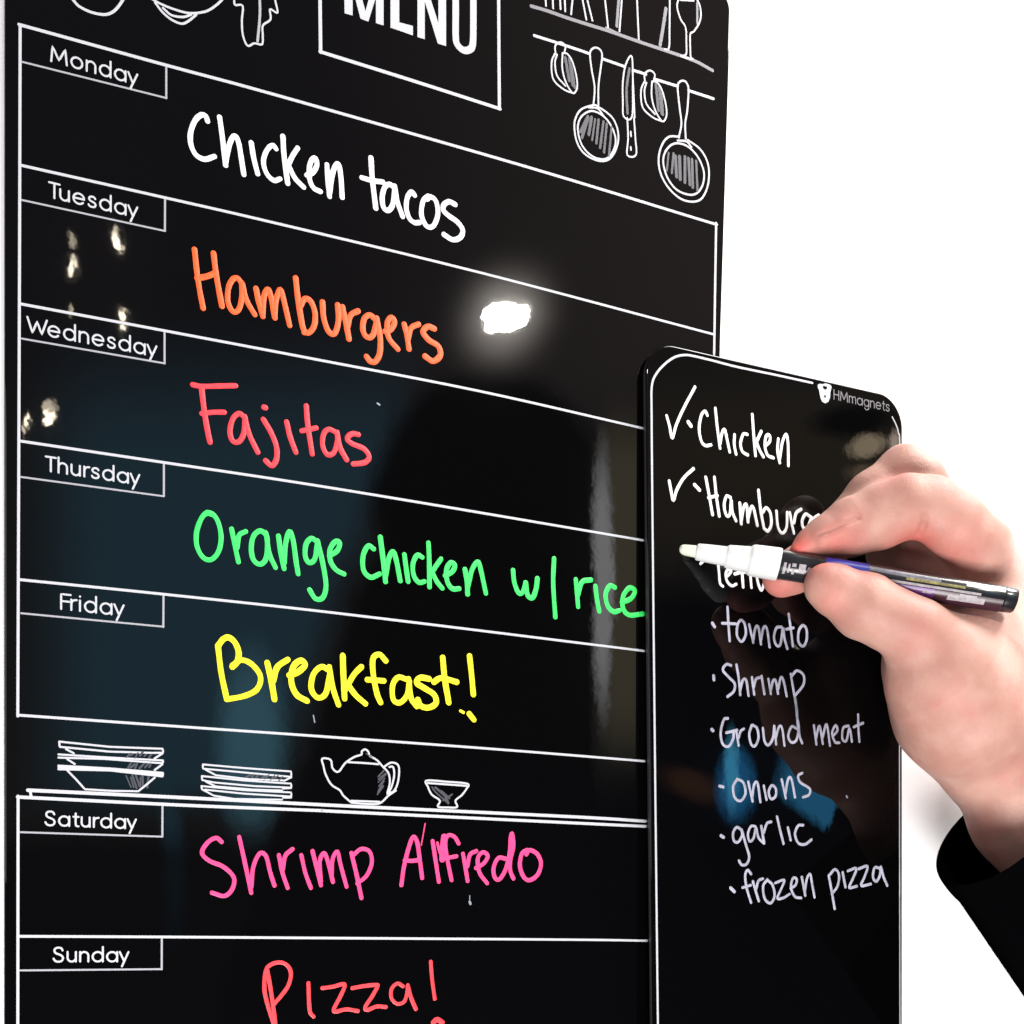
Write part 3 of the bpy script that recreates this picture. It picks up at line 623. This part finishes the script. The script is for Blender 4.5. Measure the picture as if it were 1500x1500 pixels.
lines('list_item', [
 [(380, 802), (398, 900), (416, 1002)], [(426, 802), (436, 900), (452, 1010)], [(394, 912), (442, 900)], [(512, 910), (490, 904), (478, 956), (492, 1008), (510, 996), (516, 920), (522, 985), (542, 1036)],
 [(562, 940), (570, 1052)], [(570, 1034), (582, 966), (598, 950), (606, 1042)], [(606, 1024), (622, 964), (636, 970), (656, 1060)],
 [(662, 872), (674, 980), (690, 1068)], [(684, 990), (704, 966), (726, 996), (730, 1056), (712, 1090), (692, 1076)], [(758, 984), (766, 1066), (788, 1102), (812, 1072), (816, 990)], [(830, 992), (840, 1050), (852, 1102)], [(852, 1046), (864, 994), (890, 974)],
 [(938, 1012), (914, 1000), (896, 1036), (904, 1076), (928, 1064), (946, 1016)], [(946, 1050), (962, 1020), (985, 1005)]], *zl, 5.6, I_WHITE, 'white list item Hamburgers half hidden by the hand', dots=[([(320, 842), (346, 870)], 6.4)])
zt2 = ((980, 760), 7.5)
lines('list_item', [[(538, 480), (550, 600), (562, 710), (592, 742)], [(626, 640), (668, 600), (682, 566), (650, 556), (622, 606), (640, 690), (690, 736), (738, 718)], [(800, 540), (806, 640), (814, 750)], [(722, 606), (780, 590), (840, 586)], [(888, 540), (896, 650), (906, 756)], [(870, 590), (930, 584)], [(956, 600), (982, 720), (1014, 786), (1040, 716), (1044, 600)]],
      *zt2, 5.2, I_WHITE, 'white list item lettuce half hidden by the marker', dots=[([(344, 494), (372, 470)], 5)])
zq = ((1000, 840), 4.4118)
lines('list_item', [
 [(290, 218), (296, 330), (304, 436)], [(255, 322), (345, 326)], [(376, 302), (354, 336), (352, 404), (382, 440), (408, 392), (400, 326), (376, 302)], [(430, 330), (456, 446)], [(456, 428), (470, 352), (490, 350), (506, 456)], [(506, 432), (522, 352), (544, 356), (562, 476)],
 [(640, 346), (606, 352), (590, 412), (606, 464), (632, 456), (648, 352), (658, 420), (676, 486)], [(685, 262), (700, 370), (712, 470)], [(670, 360), (715, 352)], [(776, 336), (750, 372), (748, 440), (776, 470), (800, 432), (800, 362), (776, 336)]], *zq, 4.9, I_LIST, 'pale list item tomato', dots=[([(192, 322), (206, 344)], 6)])
lines('list_item', [
 [(312, 594), (282, 588), (260, 624), (298, 670), (336, 712), (330, 762), (290, 796)], [(348, 590), (364, 690), (372, 784)], [(372, 756), (388, 692), (410, 690), (426, 790)], [(448, 672), (462, 782)], [(460, 732), (474, 684), (498, 672)], [(510, 664), (528, 778)],
 [(554, 682), (570, 778)], [(570, 752), (584, 694), (602, 696), (616, 776)], [(618, 744), (634, 674), (652, 694), (672, 792)], [(698, 650), (722, 790)], [(704, 664), (738, 628), (780, 656), (780, 718), (732, 782)]], *zq, 4.9, I_LIST, 'pale list item Shrimp with a running drip', dots=[([(200, 662), (202, 686)], 6)])
p = Paint(YL, .00006); p.px([(724, 792), (735, 870), (742, 960), (750, 1050)], 5.5, org=zq[0], sc=zq[1]); p.build('ink_drip', I_SMEAR, lst)
lines('list_item', [
 [(292, 936), (266, 946), (246, 1026), (258, 1100), (296, 1118), (326, 1070), (330, 1022)], [(282, 1030), (352, 1012)], [(346, 1016), (362, 1112)], [(362, 1062), (374, 1020), (396, 1004)], [(446, 982), (430, 1040), (444, 1106), (470, 1112), (490, 1060), (480, 1000), (452, 980)],
 [(518, 1000), (530, 1086), (556, 1108), (584, 1062), (592, 986)], [(594, 1000), (604, 1104)], [(602, 1062), (622, 992), (642, 1000), (658, 1112)], [(736, 1002), (704, 990), (682, 1048), (700, 1090), (734, 1078), (750, 1000), (744, 950)], [(746, 960), (756, 1050), (772, 1096)],
 [(848, 982), (864, 1104)], [(862, 1066), (884, 984), (906, 1100)], [(904, 1062), (930, 974), (952, 1112)], [(970, 1052), (1000, 1014), (988, 982), (966, 1030), (984, 1088), (1012, 1094)], [(1072, 984), (1038, 998), (1032, 1068), (1058, 1080), (1078, 1000), (1094, 1086)],
 [(1134, 912), (1136, 1000), (1142, 1086)], [(1106, 992), (1166, 966)]], *zq, 4.7, I_LIST, 'pale list item Ground meat', dots=[([(188, 1008), (196, 1016)], 6)])
lines('list_item', [
 [(352, 1330), (326, 1378), (336, 1446), (374, 1470), (406, 1422), (392, 1352), (352, 1328)], [(424, 1346), (452, 1472)], [(450, 1442), (462, 1364), (484, 1356), (502, 1476)], [(524, 1372), (542, 1462)], [(576, 1370), (556, 1410), (570, 1456), (600, 1440), (602, 1392), (576, 1370)],
 [(640, 1332), (666, 1452)], [(664, 1422), (680, 1334), (702, 1326), (726, 1446)], [(772, 1290), (746, 1308), (760, 1350), (820, 1390), (816, 1430), (778, 1446)]], *zq, 4.8, I_LIST, 'pale list item onions', dots=[([(238, 1374), (262, 1380)], 5.4)])
zg = ((1000, 1060), 4.4118)
lines('list_item', [
 [(378, 684), (348, 670), (326, 708), (332, 758), (360, 764), (384, 722), (380, 682), (408, 780), (430, 860), (412, 908), (382, 912), (364, 886)], [(470, 664), (442, 664), (422, 710), (432, 760), (458, 740), (474, 672), (490, 736), (524, 774)], [(508, 662), (526, 772)], [(524, 704), (544, 646), (572, 634)],
 [(610, 602), (630, 690), (652, 776)], [(680, 672), (698, 752)], [(778, 656), (746, 660), (726, 712), (746, 770), (790, 780), (832, 750)]], *zg, 4.8, I_LIST, 'pale list item garlic', dots=[([(248, 724), (264, 734)], 6)])
lines('list_item', [
 [(442, 972), (420, 946), (404, 982), (414, 1064), (442, 1156)], [(386, 1060), (440, 1044)], [(454, 1020), (472, 1082), (492, 1146)], [(476, 1066), (490, 1016), (518, 1002)], [(548, 1008), (520, 1050), (530, 1130), (568, 1160), (594, 1112), (580, 1042), (546, 1010)],
 [(598, 1030), (656, 1010), (640, 1060), (612, 1128), (650, 1126), (690, 1102)], [(698, 1064), (730, 1042), (736, 1004), (712, 1000), (700, 1060), (726, 1118), (766, 1126)], [(770, 992), (792, 1110)], [(790, 1084), (802, 1004), (824, 972), (836, 1036), (852, 1122)],
 [(944, 982), (962, 1080), (982, 1196)], [(946, 982), (984, 942), (1010, 978), (1000, 1050), (964, 1100)], [(1034, 962), (1052, 1056)], [(1068, 952), (1122, 936), (1098, 1006), (1076, 1060), (1126, 1050)], [(1138, 938), (1194, 922), (1176, 988), (1154, 1046), (1216, 1036)],
 [(1272, 934), (1240, 932), (1230, 990), (1250, 1020), (1274, 982), (1280, 924), (1298, 990), (1322, 1046)]], *zg, 4.8, I_LIST, 'pale list item frozen pizza', dots=[([(310, 1062), (334, 1086)], 6)])
p = Paint(YL, .00003); p.px([(1240, 1166), (1241, 1168)], 3.4); p.build('chalk_speck', I_SMEAR, lst)
# emblem and small printed name in the corner
zo = ((1180, 540), 9.375)
p = Paint(YL, .00001)
p.poly([(168, 222), (195, 206), (232, 214), (272, 202), (312, 212), (340, 222), (358, 250), (352, 282), (340, 330), (336, 400), (312, 455), (270, 476), (228, 456), (204, 400), (192, 335), (184, 290), (166, 256)], *zo)
e = p.build('emblem', M_PRINT, lst, 'small white animal head emblem')
p = Paint(YL, .00001, .00014); p.px([(252, 256), (268, 268), (280, 262)], 4.6, org=zo[0], sc=zo[1]); p.px([(264, 378), (266, 384)], 3.4, org=zo[0], sc=zo[1])
p.build('emblem_mark', M_BOARD, e)
p = Paint(YL, .00001); text(p, 'HMmagnets', (1221.6, 584.6), 1302.5, 1.5, .34); p.build('brand_lettering', M_LOGO_GREY, lst)

# ------------------------------------------------------------------ marker
M_CAPW = mat('white_plastic', (.60, .61, .60), .35, .5)
M_NIB = mat('white_felt_nib', (.56, .61, .50), .8, .2, bump=.4, bump_scale=1500)
M_BLK = mat('black_plastic', (.012, .012, .014), .22, .5)
M_PUR = mat('purple_print', (.13, .022, .22), .3, .5, var=.4, var_scale=300)
M_BLU = mat('blue_print', (.012, .02, .32), .3, .5)
M_YEL = mat('olive_yellow_print', (.26, .22, .06), .35, .5, var=.7, var_scale=500)
M_SIL = mat('silver_sheen_paint', (.15, .15, .18), .3, .5, var=.35, var_scale=400)
M_MAR = mat('dark_maroon_print', (.03, .008, .016), .3, .5)
M_BAR = mat('grey_sticker_print', (.36, .33, .35), .5, .4, var=.35, var_scale=600)
A = space(996, 804.5, .004); B = space(1481, 879.5, .070)
marker = empty('marker_pen', A, 'white tipped chalk marker with dark printed barrel held over the list board', 'marker')
ax = _n(B - A); LEN = np.linalg.norm(B - A)
to_cam = CAM - (A + B) / 2; to_cam = _n(to_cam - ax * (to_cam @ ax)); up_ = np.cross(ax, to_cam)
if up_[2] < 0: up_ = -up_
def u_at(px):                                       # length along the marker whose point projects to pixel column px
    lo, hi = -.02, LEN + .03
    for _ in range(40):
        mid = (lo + hi) / 2; q = M.T @ (A + ax * mid - CAM)
        if PX + F * q[0] / q[2] < px: lo = mid
        else: hi = mid
    return lo
def prof(pr): return [(u_at(x), r * scale_at(A + ax * u_at(x))) for x, r in pr]
def ring_pt(u, r, a): return A + ax * u + (to_cam * math.cos(a) + up_ * math.sin(a)) * r
def lathe(name, pr, m, parent, seg=48):
    V, Fc = [], []
    for u, r in pr: V += [ring_pt(u, r, 2 * math.pi * k / seg) for k in range(seg)]
    for i in range(len(pr) - 1):
        for k in range(seg):
            a = i * seg + k; b = i * seg + (k + 1) % seg; Fc.append((a, b, b + seg, a + seg))
    Fc.append(tuple(range(seg))[::-1]); Fc.append(tuple(range((len(pr) - 1) * seg, len(pr) * seg)))
    o = obj(name, V, Fc, m, parent)
    bm = bmesh.new(); bm.from_mesh(o.data); bmesh.ops.recalc_face_normals(bm, faces=bm.faces)
    for ed in bm.edges:
        if len(ed.link_faces) == 2 and ed.calc_face_angle() > .7: ed.smooth = False
    bm.to_mesh(o.data); bm.free(); return o
lathe('nib', prof([(994.2, .8), (994.8, 3), (996.4, 5.4), (999, 6.9), (1003, 7.6), (1022, 8.6)]), M_NIB, marker)
lathe('tip_cone', prof([(1019.6, 8), (1020, 10.4), (1022, 11.8), (1040, 12.8), (1062, 13.6), (1063, 14), (1064, 15), (1066, 16.2), (1080, 17.4), (1096, 18.6), (1097.4, 19.4), (1099, 21), (1102, 22), (1120, 22.6), (1139, 23), (1141, 22.4), (1141.4, 17)]), M_CAPW, marker)
BR = [(1140.6, 16), (1141.5, 20.4), (1143, 20.8), (1165, 20.6), (1250, 20.2), (1340, 19.6), (1420, 18.9), (1467, 18.3), (1468.5, 17.6)]
barrel = lathe('barrel', prof(BR), M_BLK, marker)
lathe('end_plug', prof([(1468, 15), (1468.6, 17.9), (1484, 17.6), (1486, 16.6), (1487, 14), (1487.2, 2)]), M_BLK, marker)
def patch(name, x0, x1, s0, s1, m, lift=.00004, slant=0.0):
    """patch of print and painted highlight on the barrel between pixel columns, s = height across it (-1 low edge .. 1 high edge)"""
    n, k = 14, 8; V, Fc = [], []
    us = np.array([q[0] for q in BR]); rs = np.array([q[1] for q in BR])
    for i in range(n + 1):
        x = x0 + (x1 - x0) * i / n; u = u_at(x); r = float(np.interp(x, us, rs)) * scale_at(A + ax * u) + lift
        for j in range(k + 1):
            s_ = s0 + (s1 - s0) * j / k + slant * i / n
            V.append(ring_pt(u, r, math.asin(max(-.999, min(.999, s_)))))
    for i in range(n):
        for j in range(k):
            a = i * (k + 1) + j; Fc.append((a, a + 1, a + k + 2, a + k + 1))
    return obj(name, V, Fc, m, barrel)
patch('print_and_sheen_band', 1205, 1268, .30, .97, M_BLU)
patch('print_and_sheen_band', 1268, 1372, .55, .86, M_SIL, slant=-.12)  # silver streak paints the sheen along the barrel
patch('print_and_sheen_band', 1322, 1408, .30, .48, M_YEL, lift=.00006)
patch('print_and_sheen_band', 1240, 1432, .0, .17, M_BAR, lift=.00008)
patch('print_and_sheen_band', 1270, 1366, -.85, -.05, M_PUR)
patch('print_and_sheen_band', 1366, 1466, -.95, -.05, M_MAR)
patch('white_highlight', 1409, 1466, .52, .84, M_CAPW, lift=.00008)  # white patch paints a highlight near the barrel end
patch('grey_sticker', 1386, 1440, -.62, -.22, M_BAR, lift=.0001)
patch('grey_sticker', 1402, 1427, -.26, -.08, M_BAR, lift=.00012)
patch('grey_sticker', 1349, 1362, -.4, -.22, M_BAR, lift=.0001)
for x0, x1, s0, s1 in ((1146, 1150, -.55, .2), (1153, 1155.5, -.45, .15), (1158, 1164, .0, .22), (1159, 1163, -.5, -.15), (1168, 1178, -.35, .25), (1181, 1188, -.5, .1)):
    patch('small_print', x0, x1, s0, s1, M_BAR, lift=.00008)

# ------------------------------------------------------------------ hand (signed distance field -> one continuous mesh)
def cc_(px, py, off):                                # camera-axes point
    return M.T @ (space(px, py, off / 1000.0) - CAM)
class Sdf:
    def __init__(s, lo, hi, h):
        s.h = h; s.lo = np.array(lo); s.n = np.ceil((np.array(hi) - s.lo) / h).astype(int) + 1
        g = [(s.lo[i] + h * np.arange(s.n[i])).astype(np.float32) for i in range(3)]
        s.X, s.Y, s.Z = np.meshgrid(*g, indexing='ij', sparse=True)
    def cone(s, a, ra, b, rb):
        a = np.array(a, np.float32); b = np.array(b, np.float32); d = b - a; L2 = float(d @ d); mg = max(ra, rb) + .014
        out = np.full(tuple(s.n), .014, np.float32)
        i0 = np.clip(np.floor((np.minimum(a, b) - mg - s.lo) / s.h).astype(int), 0, s.n - 1)
        i1 = np.clip(np.ceil((np.maximum(a, b) + mg - s.lo) / s.h).astype(int) + 1, 1, s.n)
        px, py, pz = s.X[i0[0]:i1[0]] - a[0], s.Y[:, i0[1]:i1[1]] - a[1], s.Z[:, :, i0[2]:i1[2]] - a[2]
        t = np.clip((px * d[0] + py * d[1] + pz * d[2]) / L2, 0, 1)
        v = np.sqrt((px - t * d[0]) ** 2 + (py - t * d[1]) ** 2 + (pz - t * d[2]) ** 2) - (ra + (rb - ra) * t)
        out[i0[0]:i1[0], i0[1]:i1[1], i0[2]:i1[2]] = np.minimum(v, .014)
        return out
def smin(a, b, k):
    h = np.clip(.5 + .5 * (b - a) / k, 0, 1); return b + (a - b) * h - k * h * (1 - h)
def smax(a, b, k): return -smin(-a, -b, k)
def chain(S, joints, k):
    d = None
    for (x0, y0, o0, r0), (x1, y1, o1, r1) in zip(joints, joints[1:]):
        a, b = cc_(x0, y0, o0), cc_(x1, y1, o1)
        c = S.cone(a, r0 / F * a[2], b, r1 / F * b[2])
        d = c if d is None else smin(d, c, k)
    return d
def groove(S, d, pts, r, k):
    for p0, p1 in zip(pts, pts[1:]):
        a, b = cc_(*p0), cc_(*p1)
        d = smax(d, -S.cone(a, r, b, r), k)
    return d
def nets(d, S):
    """surface nets"""
    n = d.shape; s_ = d < 0
    cx = [s_[i:n[0] - 1 + i, j:n[1] - 1 + j, k:n[2] - 1 + k] for i in (0, 1) for j in (0, 1) for k in (0, 1)]
    tot = sum(c.astype(np.int8) for c in cx); act = (tot > 0) & (tot < 8)
    idx = -np.ones(act.shape, np.int64); C = np.argwhere(act); idx[act] = np.arange(len(C))
    acc = np.zeros((len(C), 3)); cnt = np.zeros(len(C))
    cor = [(i, j, k) for i in (0, 1) for j in (0, 1) for k in (0, 1)]
    val = {c: d[C[:, 0] + c[0], C[:, 1] + c[1], C[:, 2] + c[2]] for c in cor}
    for c in cor:
        for ax_ in range(3):
            if c[ax_] == 0:
                e_ = list(c); e_[ax_] = 1; e_ = tuple(e_)
                v0, v1 = val[c], val[e_]; m = (v0 < 0) != (v1 < 0)
                t = np.zeros(len(C)); t[m] = v0[m] / (v0[m] - v1[m])
                pt = np.tile(np.array(c, float), (len(C), 1)); pt[:, ax_] += t
                acc[m] += pt[m]; cnt[m] += 1
    V = S.lo + S.h * (C + acc / cnt[:, None])
    Fc = []
    for ax_ in range(3):
        o1, o2 = [q for q in range(3) if q != ax_]
        sl0 = [slice(None)] * 3; sl1 = [slice(None)] * 3
        sl0[ax_] = slice(0, n[ax_] - 1); sl1[ax_] = slice(1, n[ax_])
        ch = s_[tuple(sl0)] != s_[tuple(sl1)]
        E = np.argwhere(ch)
        E = E[(E[:, o1] > 0) & (E[:, o2] > 0) & (E[:, o1] < n[o1] - 1) & (E[:, o2] < n[o2] - 1)]
        q = []
        for a_, b_ in ((0, 0), (1, 0), (1, 1), (0, 1)):
            ee = E.copy(); ee[:, o1] -= a_; ee[:, o2] -= b_
            q.append(idx[ee[:, 0], ee[:, 1], ee[:, 2]])
        Fc.append(np.stack(q, 1))
    return V, np.vstack(Fc)

def build_hand():
    pts = [cc_(x_, y_, o_) for x_ in (1105, 1660) for y_ in (640, 1345) for o_ in (0, 88)]
    lo = np.min(pts, 0); hi = np.max(pts, 0)
    S = Sdf(lo, hi, .0006)
    # palm and wrist
    palm = chain(S, [(1436, 842, 40, 44), (1426, 902, 32, 62), (1400, 968, 35, 96), (1418, 1035, 36, 97), (1456, 1092, 36, 80)], .010)
    wrist = smin(chain(S, [(1418, 1035, 36, 94), (1453, 1108, 37, 68), (1498, 1198, 37, 67), (1546, 1268, 36, 66)], .010),
                 chain(S, [(1462, 1010, 36, 80), (1512, 1072, 37, 69), (1552, 1152, 35, 66), (1584, 1204, 34, 58)], .010), .012)
    palm = smin(palm, wrist, .008)
    back = chain(S, [(1440, 806, 52, 38), (1452, 850, 34, 36), (1462, 900, 22, 40), (1450, 985, 26, 58), (1480, 1080, 32, 84)], .008)
    palm = smin(palm, back, .010)
    # thumb
    thumb = chain(S, [(1207, 856, 38, 29), (1222, 864, 39, 34), (1266, 888, 43, 45), (1305, 908, 47, 43), (1340, 925, 51, 45), (1384, 950, 53, 42)], .004)
    thenar = chain(S, [(1345, 940, 46, 46), (1382, 990, 46, 82), (1420, 1050, 43, 92)], .008)
    thumb = smin(thumb, thenar, .006)
    body = smin(palm, thumb, .0045)
    web = chain(S, [(1330, 806, 26, 24), (1385, 822, 34, 30), (1450, 842, 42, 36)], .006)
    body = smin(body, web, .006)
    # index finger
    index = chain(S, [(1169, 805, 27, 11), (1184, 797, 28, 19), (1207, 788, 30, 29), (1245, 773, 33, 40), (1290, 757, 39, 44), (1328, 742, 46, 43), (1362, 744, 50, 42), (1400, 770, 54, 43), (1438, 803, 54, 40)], .0035)
    fold = chain(S, [(1208, 788, 36, 12), (1235, 778, 38.5, 16), (1256, 768, 38.5, 16)], .003)
    index = smin(index, fold, .004)
    body = smin(body, index, .0045)
    # middle finger, with its pad showing under the marker
    mid = chain(S, [(1147, 844, 17, 30), (1165, 836, 17, 30), (1220, 788, 20, 34), (1275, 728, 28, 34), (1322, 690, 34, 34), (1348, 706, 38, 33), (1390, 760, 38, 32)], .004)
    body = smin(body, mid, .0034)
    ring = chain(S, [(1318, 838, 13, 22), (1300, 808, 12, 28), (1318, 765, 14, 31), (1352, 742, 20, 32), (1440, 815, 28, 34)], .004)
    body = smin(body, ring, .0016)
    pinky = chain(S, [(1352, 868, 10, 20), (1338, 845, 9, 24), (1368, 815, 12, 27), (1450, 870, 16, 32)], .004)
    body = smin(body, pinky, .0016)
    # skin folds
    d = body
    def skin_at(px, py):                             # offset (mm) of the skin seen at a pixel
        for o in np.arange(92, 4, -.25):
            q = (cc_(px, py, o) - S.lo) / S.h; q = np.round(q).astype(int)
            if (q >= 0).all() and (q < S.n).all() and d[tuple(q)] < 0: return o
        return 40.0
    def crease(d, pts, r, k, lift):
        return groove(S, d, [(x, y, skin_at(x, y) + lift) for x, y in pts], r, k)
    d = crease(d, [(1346, 784), (1352, 772), (1356, 756)], .0010, .0022, .3)          # inside of the index knuckle
    fd = [cc_(x, y, skin_at(x, y) - 1.3) for x, y in ((1208, 790), (1232, 781), (1256, 770))]
    d = smin(d, np.minimum(S.cone(fd[0], .0014, fd[1], .0021), S.cone(fd[1], .0021, fd[2], .0016)), .0012)
    d = crease(d, [(1198, 782), (1212, 778), (1230, 770), (1246, 763), (1258, 757)], .0010, .0007, .25)   # edge of the index nail
    V, Fc = nets(d, S)
    W = (M @ V.T).T + CAM
    me = bpy.data.meshes.new('hand')
    me.from_pydata(W.tolist(), [], Fc.tolist()); me.update()
    bm = bmesh.new(); bm.from_mesh(me)
    for _ in range(2): bmesh.ops.smooth_vert(bm, verts=bm.verts, factor=.5, use_axis_x=True, use_axis_y=True, use_axis_z=True)
    bmesh.ops.recalc_face_normals(bm, faces=bm.faces); bm.to_mesh(me); bm.free()
    # redder skin at finger ends, knuckle folds and below the index finger
    P = np.zeros(len(me.vertices) * 3); me.vertices.foreach_get('co', P); P = P.reshape(-1, 3)
    red = np.zeros(len(P))
    for (x, y, o_, rr, a) in ((1161, 811, 31, 9, 1.0), (1184, 818, 36, 8, .75), (1147, 850, 17, 12, .45), (1222, 880, 46, 8, .22), (1313, 706, 44, 6, .3), (1335, 800, 46, 12, .6), (1395, 800, 55, 14, .35), (1225, 812, 40, 9, .35)):
        c = space(x, y, o_ / 1000); red = np.maximum(red, a * np.exp(-((P - c) ** 2).sum(1) / (rr / 1000) ** 2))
    at = me.attributes.new('redness', 'FLOAT', 'POINT'); at.data.foreach_set('value', red.astype(np.float32))
    return me
def skin_material():
    m = bpy.data.materials.new('skin'); m.use_nodes = True; nt = NT(m.node_tree); p_ = nt.n['Principled BSDF']
    tc = nt.node('ShaderNodeTexCoord').outputs['Object']
    nz = nt.node('ShaderNodeTexNoise'); nz.inputs['Scale'].default_value = 55; nz.inputs['Detail'].default_value = 4; nt.l.new(tc, nz.inputs['Vector'])
    c = nt.mix(nt.smooth(nz.outputs['Fac'], .32, .68), (.39, .200, .158, 1), (.46, .265, .213, 1))
    n3 = nt.node('ShaderNodeTexNoise'); n3.inputs['Scale'].default_value = 34; n3.inputs['Detail'].default_value = 2; nt.l.new(tc, n3.inputs['Vector'])
    c = nt.mix(nt.math('MULTIPLY', nt.smooth(n3.outputs['Fac'], .48, .72), .7), c, (.43, .178, .150, 1))
    at = nt.node('ShaderNodeAttribute', attribute_name='redness')
    c = nt.mix(at.outputs['Fac'], c, (.62, .085, .070, 1))
    nt.put(p_.inputs['Base Color'], c)
    p_.inputs['Roughness'].default_value = .55
    p_.inputs['Specular IOR Level'].default_value = .32
    p_.inputs['Subsurface Weight'].default_value = .35
    p_.inputs['Subsurface Radius'].default_value = (1.0, .35, .2)
    p_.inputs['Subsurface Scale'].default_value = .004
    vo = nt.node('ShaderNodeTexVoronoi'); vo.inputs['Scale'].default_value = 1300; nt.l.new(tc, vo.inputs['Vector'])
    n2 = nt.node('ShaderNodeTexNoise'); n2.inputs['Scale'].default_value = 420; n2.inputs['Detail'].default_value = 4; nt.l.new(tc, n2.inputs['Vector'])
    hgt = nt.math('ADD', nt.math('MULTIPLY', vo.outputs['Distance'], .5), n2.outputs['Fac'])
    bp = nt.node('ShaderNodeBump'); bp.inputs['Strength'].default_value = .38; bp.inputs['Distance'].default_value = .0004
    nt.l.new(hgt, bp.inputs['Height']); nt.l.new(bp.outputs[0], p_.inputs['Normal'])
    return m
person = empty('person', space(1478, 1108, .04), 'right hand in a black sleeve gripping the chalk marker', 'person')
link('hand', build_hand(), skin_material(), person)

# ------------------------------------------------------------------ sleeve
def build_sleeve():
    e1 = np.array((.79, -.61)); e2 = np.array((.61, .79))
    rows = []
    def ring(c, a, b, depth, tilt, wr, seg=72, ph=0.0):
        pts = []
        for k in range(seg):
            t = 2 * math.pi * k / seg
            fold = 1 + wr * (math.sin(3 * t + ph) * .6 + math.sin(5 * t - 1.7 * ph) * .4)
            ct = math.cos(t); q = np.array(c) + e1 * (a if ct < 0 else a + 120) * fold * ct + e2 * b * math.sin(t) * fold
            sn = math.sin(t); off = .039 - 1.08 * depth * math.copysign(abs(sn) ** .6, sn) * fold * tilt
            pts.append(space(q[0], q[1], off))
        return pts
    # from inside the cuff, over its rim, then down the arm. sin(t)=+1 is the near rim
    C0 = np.array((1461, 1219))
    L = [(C0 + e2 * 95, 94, 44, 0.029, -1, .01), (C0 + e2 * 40, 99, 47, 0.029, -1, .005), (C0 + e2 * 6, 102, 50, 0.030, -1, 0), (C0 - e2 * 1, 105, 52, 0.031, -1, 0), (C0 + e2 * 1, 108, 53, 0.032, -1, 0),
         (C0 + e2 * 12, 110, 53, 0.032, -1, .004), (C0 + e2 * 34, 110, 52, 0.032, -1, .006), (C0 + e2 * 44, 107, 51, 0.031, -1, .006), (C0 + e2 * 54, 108, 50, 0.031, -1, .012), (C0 + e2 * 90, 110, 48, 0.032, -1, .022),
         (C0 + e2 * 150, 113, 48, 0.033, -1, .03), (C0 + e2 * 230, 116, 46, 0.034, -1, .028), (C0 + e2 * 330, 122, 46, 0.036, -1, .03), (C0 + e2 * 460, 130, 46, 0.038, -1, .03), (C0 + e2 * 640, 140, 46, 0.041, -1, .03)]
    seg = 72; V, Fc = [], []
    for i, (c, a, b, dp, tl, wr) in enumerate(L): V += ring(c, a, b, dp, tl, wr, seg, .35 * i)
    for i in range(len(L) - 1):
        for k in range(seg):
            a = i * seg + k; b = i * seg + (k + 1) % seg; Fc.append((a, b, b + seg, a + seg))
    Fc.append(tuple(range((len(L) - 1) * seg, len(L) * seg)))
    m = mat('black_knit_fabric', (.0010, .0010, .0012), 1.0, .0, bump=.5, bump_scale=1200)
    o = obj('sleeve', V, Fc, m, person)
    md = o.modifiers.new('sub', 'SUBSURF'); md.levels = 1; md.render_levels = 2
    return o
build_sleeve()
